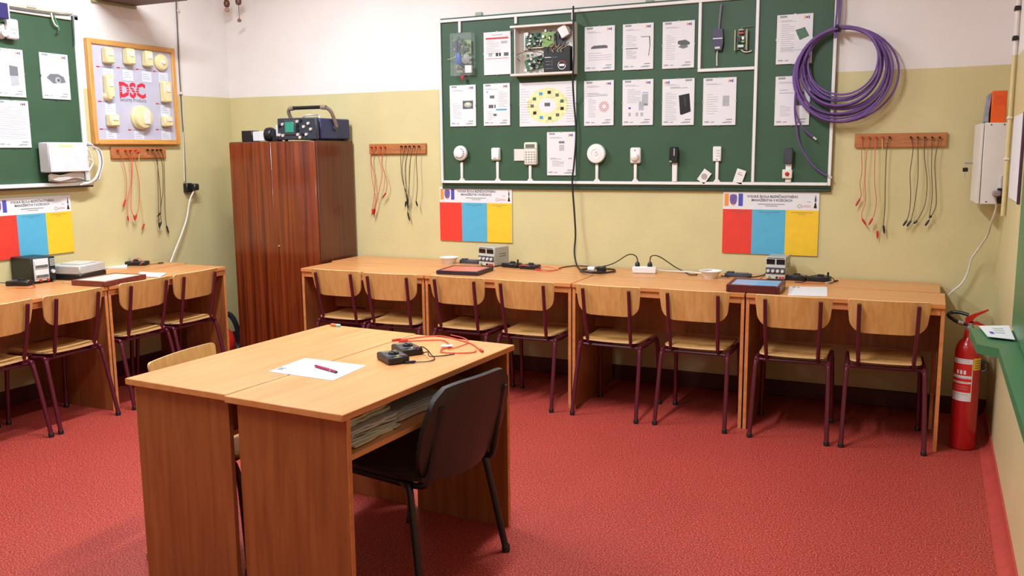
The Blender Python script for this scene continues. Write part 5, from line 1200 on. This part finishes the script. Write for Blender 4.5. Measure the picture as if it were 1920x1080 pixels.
# ================================================================ things on the middle tables
zD = .75
paper(((504, 697), (572, 672), (687, 686), (624, 714)), .75, 'white sheet with a pen on it on the middle tables', PAPERB, [(.02, .16+.05*k, .10-.02*(k % 2), .03) for k in range(3)])
a, b = FZ(592, 686, .757), FZ(630, 697, .757); dv = (b-a); pn = thing('pen', 'magenta ball pen lying on the sheet', 'pen', (a.x, a.y, .757))
PINK = mat('magenta_barrel', (178, 26, 76), .25)
M().tube([(0, 0, 0), tuple(dv*.72)], .0048, 10).build('barrel', PINK, pn); M().tube([tuple(dv*.72), tuple(dv*.78)], .005, 10).build('ring', CHROME, pn); M().tube([tuple(dv*.78), tuple(dv)], .0046, 10).build('grip', PINK, pn); M().tube([tuple(dv), tuple(dv*1.06)], [.0044, .003], 10).build('cap', BLACKP, pn); M().tube([tuple(-dv*.10), (0, 0, 0)], [.0012, .004], 10).build('tip', CHROME, pn)
M().box(tuple(dv*.5+Vector((0, 0, .0055))), (.04, .004, .002), 0, 0, atan2(dv.y, dv.x)).build('pocket_clip', CHROME, pn)
p = FZ(737, 677, .75); meter((p.x, p.y, .75), .95, 'nearer black multimeter on the middle tables', .082, .125)
p = FZ(760, 664, .75); mm2 = meter((p.x-.006, p.y+.022, .75), .95, 'farther black multimeter on the middle tables with lead plugged in', .082, .125, lead_up=False)
desk_wire([(783, 656, .03), (790, 650, .04), (800, 655, .03), (808, 664, .012), (815, 672), (806, 677), (780, 679)], BLACKW, 'black test lead curling from the multimeters on the middle tables', ends=[1])
desk_wire([(793, 662), (802, 660, .02), (806, 668, .012), (830, 667), (852, 664)], BLACKW, 'straight black test lead on the middle tables', ends=[0])
desk_wire([(752, 637), (790, 632), (825, 630), (860, 637), (885, 645), (900, 656)], REDW, 'long red test lead along the far edge of the middle tables', r=.0026, ends=[0, 1])
desk_wire([(766, 640), (800, 638), (830, 638), (842, 645), (844, 650), (828, 655), (828, 660), (850, 662), (885, 661), (893, 657)], REDW, 'red test lead looping around the white tag', r=.0026, ends=[0])
desk_wire([(840, 655), (860, 650), (878, 642), (870, 634), (845, 628)], REDW, 'red brown thin lead crossing the white tag', r=.002)
p = FZ(838, 652, .75); tg = thing('cable_tag', 'white paper tag on the red leads', 'tag', (p.x, p.y, .7585)); M().box((0, 0, 0), (.045, .03, .003), 0, .001, .4).build('tag', PAPER, tg); M().box((.014, .01, .003), (.01, .01, .003), 0, .001, .4).build('folded_corner', PAPER, tg)
p = FZ(631, 612, .75); er = thing('eraser', 'small mint and orange eraser at the far corner of the middle tables', 'eraser', (p.x, p.y-.004, .75), CANG)
M().box((.012, 0, .006), (.024, .014, .012), 0, .003).build('mint_half', mat('mint_rubber', (150, 200, 180), .6), er); M().box((-.014, 0, .006), (.028, .014, .012), 0, .003).build('orange_half', mat('orange_rubber', (226, 110, 66), .6), er)
# old paper piles on the open shelf
def pile(x0, y0, w_, d_, n, label, seed, jit, rz):
    rnd = random.Random(seed); pl_ = thing('paper_pile', label, 'paper', (x0, y0, .609), rz, 'paper piles on the shelf')
    z = .0006
    for k in range(n):
        th = rnd.uniform(.0035, .007); dx_, dy_ = rnd.uniform(-jit, jit), rnd.uniform(-jit, jit); a = rnd.uniform(-.1, .1)
        m = M(); nx = 9; wv = [rnd.uniform(-.006, .006) for _ in range(nx)]
        poly = [(-w_/2+w_*i/(nx-1), -d_/2+wv[i]) for i in range(nx)]+[(w_/2, d_/2), (-w_/2, d_/2)]
        m.prism(poly, z, z+th, 'xy', 0, Matrix.Translation((dx_, dy_, 0)) @ Matrix.Rotation(a, 4, 'Z'))
        m.build('sheet_bundle', rnd.choice([PAPERG, PAPERG, mat('yellowed_paper', (216, 200, 178), .8, 0, .06), mat('grey_paper', (182, 176, 170), .8, 0, .06)]), pl_); z += th+.0005
    return pl_
CA = CANG+pi/2
def shelf_xy(along, across):
    c_ = Vector((2.086, -2.938)); ux = Vector((cos(CA), sin(CA))); uy = Vector((-sin(CA), cos(CA))); q = c_+ux*along+uy*across; return q.x, q.y
x, y = shelf_xy(-.33, -.045); pile(x, y, .26, .26, 14, 'tall ragged pile of old papers at the near end of the table shelf', 4, .022, CA)
x, y = shelf_xy(.0, -.03); pile(x, y, .32, .25, 6, 'low pile of old papers in the middle of the table shelf', 6, .016, CA)

# ================================================================ right corner: cabinet, binders, conduit, extinguisher, chalkboard with tray
EY = .40
ex0 = BW(1842, 300, EY).x; ez1 = BW(1860, 230, EY).z; ez0 = BW(1860, 383, EY).z
ec = thing('electrical_cabinet', 'white wall cabinet in the right corner with a key in its door', 'cabinet', ((ex0+XR)/2, -EY/2-.03, ez0))
ew, ed, eh = XR-ex0-.002, EY-.06, ez1-ez0
M().box((0, 0, eh/2), (ew, ed, eh), 0, .003).build('body', CREAMT, ec)
DT = Matrix.Translation((-ew/2-.0025, -ed/2, 0)) @ Matrix.Rotation(radians(3.2), 4, 'Z')
dr = M().box((-.006, ed/2, eh/2), (.012, ed-.002, eh-.004), 0, .002, 0, DT).build('door', CREAMT, ec)
for x in (.25, .75): M().lathe([(.004, 0), (.003, .002), (0, .002)], 8, 0, TY((x-.5)*ew, eh*.975, -ed/2)).build('screw', DARKG, ec)
for x in (.25, .7): M().lathe([(.004, 0), (.003, .002), (0, .002)], 8, 0, TY((x-.5)*ew, eh*.03, -ed/2)).build('screw', DARKG, ec)
kz = BW(1828, 306, .2).z-ez0
kk = M(); kk.tube([(-ew/2-.036, .03, kz), (-ew/2-.075, .03, kz+.002)], .004, 8); kk.build('key', STEEL, dr)
kt = M(); kt.box((-ew/2-.07, .03, kz-.034), (.026, .006, .022), 0, .003); kt.build('key_tag', BLACKP, dr)
M().tube([(-ew/2-.07, .03, kz-.044), (-ew/2-.072, .03, kz-.075)], .002, 6).build('second_key', STEEL, dr)
M().tube([(-ew/2-.07, .03, kz+.002), (-ew/2-.07, .03, kz-.024)], .0015, 6).build('key_ring', STEEL, dr)
bx0, bx1 = BW(1859, 200, .36).x, XR-.024
bn = thing('ring_binder', 'orange binder standing on the white wall cabinet', 'binder', ((bx0+bx1)/2, -.25, ez1)); bh_ = BW(1870, 170, .36).z-ez1
M().box((0, 0, bh_/2), (bx1-bx0, .22, bh_), 0, .003).build('cover', BOOKO, bn); M().box((.0, -.1105, bh_*.7), ((bx1-bx0)*.7, .001, bh_*.3)).build('spine_label', mat('orange_label', (224, 84, 26), .6), bn); M().box((0, .004, bh_/2), (bx1-bx0-.008, .222, bh_-.008)).build('pages', PAPER, bn)
gbk = thing('grey_book', 'blue grey patterned book leaning left of the orange binder', 'book', (bx0-.020, -.24, ez1+.0012)); Tt = Matrix.Rotation(radians(5), 4, 'Y')
M().box((0, 0, bh_*.46), (.016, .2, bh_*.9), 0, .002, 0, Tt).build('cover', mat('blue_grey_cover', (136, 142, 158), .5, 0, .35, 30), gbk); M().box((0, .003, bh_*.46), (.010, .2, bh_*.9-.006), 0, 0, 0, Tt).build('pages', PAPER, gbk)
# conduit
cy0 = RW(1899, 150, .014).y
cn = thing('conduit', 'vertical painted pipe in the right corner beside the white cabinet', 'pipe', (XR-.014, min(cy0, -EY-.05), 1.15)); 
M().tube([(0, 0, .02), (0, 0, .80)], .011, 10).build('lower_pipe', mat('yellow_paint', (214, 198, 142), .45), cn); M().tube([(0, 0, .80), (0, 0, ZC-1.15)], .011, 10).build('upper_pipe', mat('white_paint', (226, 218, 210), .6), cn)
M().tube([(.004, .028, .02), (.004, .028, ZC-1.15)], .005, 8).build('thin_cable', DKW, cn)
for z in (.88, 1.02): M().box((-.002, .01, z), (.026, .06, .022), 0, .004).build('pipe_clip', BLACKP, cn)
for z in (.5, .30, 1.2): M().box((-.002, .01, z), (.024, .05, .012), 0, .003).build('pipe_clip', MATS['white_paint'], cn)
# socket and plug under the cabinet
sk = thing('wall_socket', 'black socket with a white plug at the foot of the white cabinet', 'socket', BW(1877, 367, EY-.004))
M().box((0, .0, 0), (.040, .05, .078), 0, .004).build('socket', BLACKP, sk); M().box((-.022, -.03, .012), (.04, .045, .03), 0, .006).build('plug', mat('mauve_plug', (148, 128, 130), .4), sk)
M().tube([(-.004, -.005, .03), (-.004, -.005, .10)], .010, 8).build('cable_gland', mat('pale_gland', (200, 196, 190), .5), sk)
sk0 = sk.location.copy()
M().tube(cr([sk0+Vector((-.035, -.04, .0)), BW(1868, 388, .40), BW(1858, 420, .30), BW(1852, 440, .2), BW(1838, 462, .12), BW(1822, 485, .07), BW(1815, 510, .05), BW(1803, 532, .05), BW(1786, 546, .06), BW(1778, 554, .10)], 6), .0055, 8).build('cord', WHITEW, sk, org=sk0)
# white notice panel on the right wall
w0, w1 = RW(1896, 300, .01), RW(1913, 300, .01); z0_, z1_ = RW(1904, 379, .01).z, RW(1908, 216, .01).z
np_ = thing('notice_panel', 'white notice panel with dark edge on the right wall', 'notice board', (XR, (w0.y+w1.y)/2, z0_), -pi/2)
pw = abs(w1.y-w0.y); M().box((0, -.006, (z1_-z0_)/2), (pw, .010, z1_-z0_), 0, .002).build('panel', PAPER, np_); M().box((pw/2+.0065, -.0065, (z1_-z0_)/2), (.012, .012, z1_-z0_+.01), 0, .002).build('dark_edge', mat('plum_edge', (74, 44, 62), .5), np_)
# chalkboard on the right wall and its green tray
TZ = .79
A_, B_, C_ = FZ(1818, 614, TZ), FZ(1832, 645, TZ), FZ(1873, 653, TZ)
cbx = thing('chalkboard', 'green chalkboard with a wide green tray on the right wall', 'chalkboard', (XR, FZ(1905, 613, TZ).y-1.26, TZ), -pi/2)
M().box((0, -.012, .63), (2.4, .022, 1.24), 0, .003).build('panel', GREENP, cbx)
def rl_(p): return (-(p.y-cbx.location.y), p.x-cbx.location.x)      # local x, local y
poly = [(rl_(A_)[0]-.0, -.002), rl_(A_), rl_(B_), rl_(C_), (1.2, rl_(C_)[1]), (1.2, -.002)]
tr = M(); tr.prism(poly, -.035, -.001, 'xy'); tr.build('tray', GREENP, cbx)
pq_ = [FZ(1841, 614, TZ), FZ(1906, 614, TZ), FZ(1912, 640, TZ), FZ(1858, 634, TZ)]
for i in range(4):
    sx = .012*i; nm = ['topmost leaflet of the fan on the green tray', 'second leaflet of the fan on the green tray', 'third leaflet of the fan on the green tray', 'lowest leaflet of the fan on the green tray'][3-i]
    p4 = [p+Vector((-.004*i, -.010*i+.012, 0)) for p in pq_]; p4 = [Vector((min(p.x, XR-.03), p.y, p.z)) for p in p4]; c_ = sum(p4, Vector())/4
    lf = thing('leaflet', nm, 'leaflet', (c_.x, c_.y, TZ+.0012+.0022*i), 0, 'leaflets on the tray')
    M().prism([((p-c_).x, (p-c_).y) for p in p4], 0, .0018, 'xy').build('sheet', PAPER, lf)
    m = M(); lo = [(p-c_)*.7 for p in p4]
    def lerp(u, v): q = lo[0]*(1-u)*(1-v)+lo[1]*u*(1-v)+lo[2]*u*v+lo[3]*(1-u)*v; return (q.x, q.y, .0021)
    for (u_, v_, du, dv_, mi) in ((.05, .55, .2, .3, 0), (.35, .1, .5, .12, 1), (.35, .35, .5, .08, 2), (.3, .6, .55, .1, 2)): m.add([lerp(u_, v_), lerp(u_+du, v_), lerp(u_+du, v_+dv_), lerp(u_, v_+dv_)], [(0, 1, 2, 3)], mi)
    m.build('print', [BLUE, mat('mint_print', (150, 196, 170), .6), TEXTG], lf, flat=True)
# fire extinguisher
fx = thing('fire_extinguisher', 'red fire extinguisher with white label on the floor in the right corner', 'fire extinguisher', (4.033, -.636, 0))
R_ = .0605
M().lathe([(R_-.012, 0), (R_-.002, .004), (R_, .012), (R_, .50), (R_-.004, .525), (R_-.016, .55), (R_-.034, .568), (.024, .578), (.0225, .61), (.0, .61)], 32).build('cylinder', REDEXT, fx)
lb2 = M(); n = 14
def band(m, a0, a1, z0, z1, mi, off=.0008):
    for k in range(n):
        a, b = a0+(a1-a0)*k/n, a0+(a1-a0)*(k+1)/n; r = R_+off
        m.add([(r*cos(a), r*sin(a), z0), (r*cos(b), r*sin(b), z0), (r*cos(b), r*sin(b), z1), (r*cos(a), r*sin(a), z1)], [(0, 1, 2, 3)], mi)
a0, a1 = radians(195), radians(292)
band(lb2, a0, a1, .255, .47, 0)
for z0, z1 in ((.385, .445), (.355, .37), (.30, .345)): band(lb2, a0, a1-.06, z0, z1, 1, .0012)
for z in (.465, .455, .375, .352, .33, .318, .29): band(lb2, a0+.2, a1-.3, z-.002, z, 2, .0015)
for k in range(3): band(lb2, radians(222+16*k), radians(232+16*k), .392, .412, 0, .0016)
lb2.build('label', [PAPER, mat('label_red', (208, 40, 36), .4), TEXTG], fx, flat=True)
l3 = M(); band(l3, radians(294), radians(342), .415, .475, 0)
for k in range(4): band(l3, radians(300), radians(334), .425+.012*k, .428+.012*k, 1, .0012)
l3.build('inspection_tag', [YELP, TEXT], fx, flat=True)
M().lathe([(.016, .60), (.022, .606), (.022, .622), (.015, .628), (.013, .645), (0, .645)], 16).build('valve', STEEL, fx)
M().tube(cr([(-.012, 0, .636), (-.05, .0, .642), (-.085, .01, .66), (-.10, .03, .672), (-.085, .045, .684), (-.05, .035, .688), (-.01, .02, .68)], 6), .009, 8).build('discharge_horn_pipe', BLACKP, fx)
M().tube([(-.03, .0, .64), (-.055, .0, .645)], .011, 10).build('coupling', STEEL, fx)
hd = M(); hd.prism([(-.022, .640), (-.024, .668), (.01, .690), (.075, .718), (.078, .712), (.03, .682), (.012, .662), (.012, .640)], -.008, .008, 'xz'); hd.build('lever', REDEXT, fx)
hd = M(); hd.prism([(-.005, .650), (.03, .655), (.09, .626), (.088, .618), (.03, .638), (.0, .636)], -.008, .008, 'xz'); hd.build('carry_handle', REDEXT, fx)
M().tube([(.02, -.012, .668), (.04, -.012, .668)], .0018, 6).build('safety_pin', STEEL, fx)
M().box((R_+.008, -.01, .44), (.014, .03, .05), 0, .003).build('wall_hook', BLACKP, fx); M().tube(cr([(R_+.01, -.02, .46), (R_+.028, -.02, .45), (R_+.026, -.02, .42), (R_+.006, -.02, .405)], 4), .004, 6).build('hook_ring', BLACKP, fx)
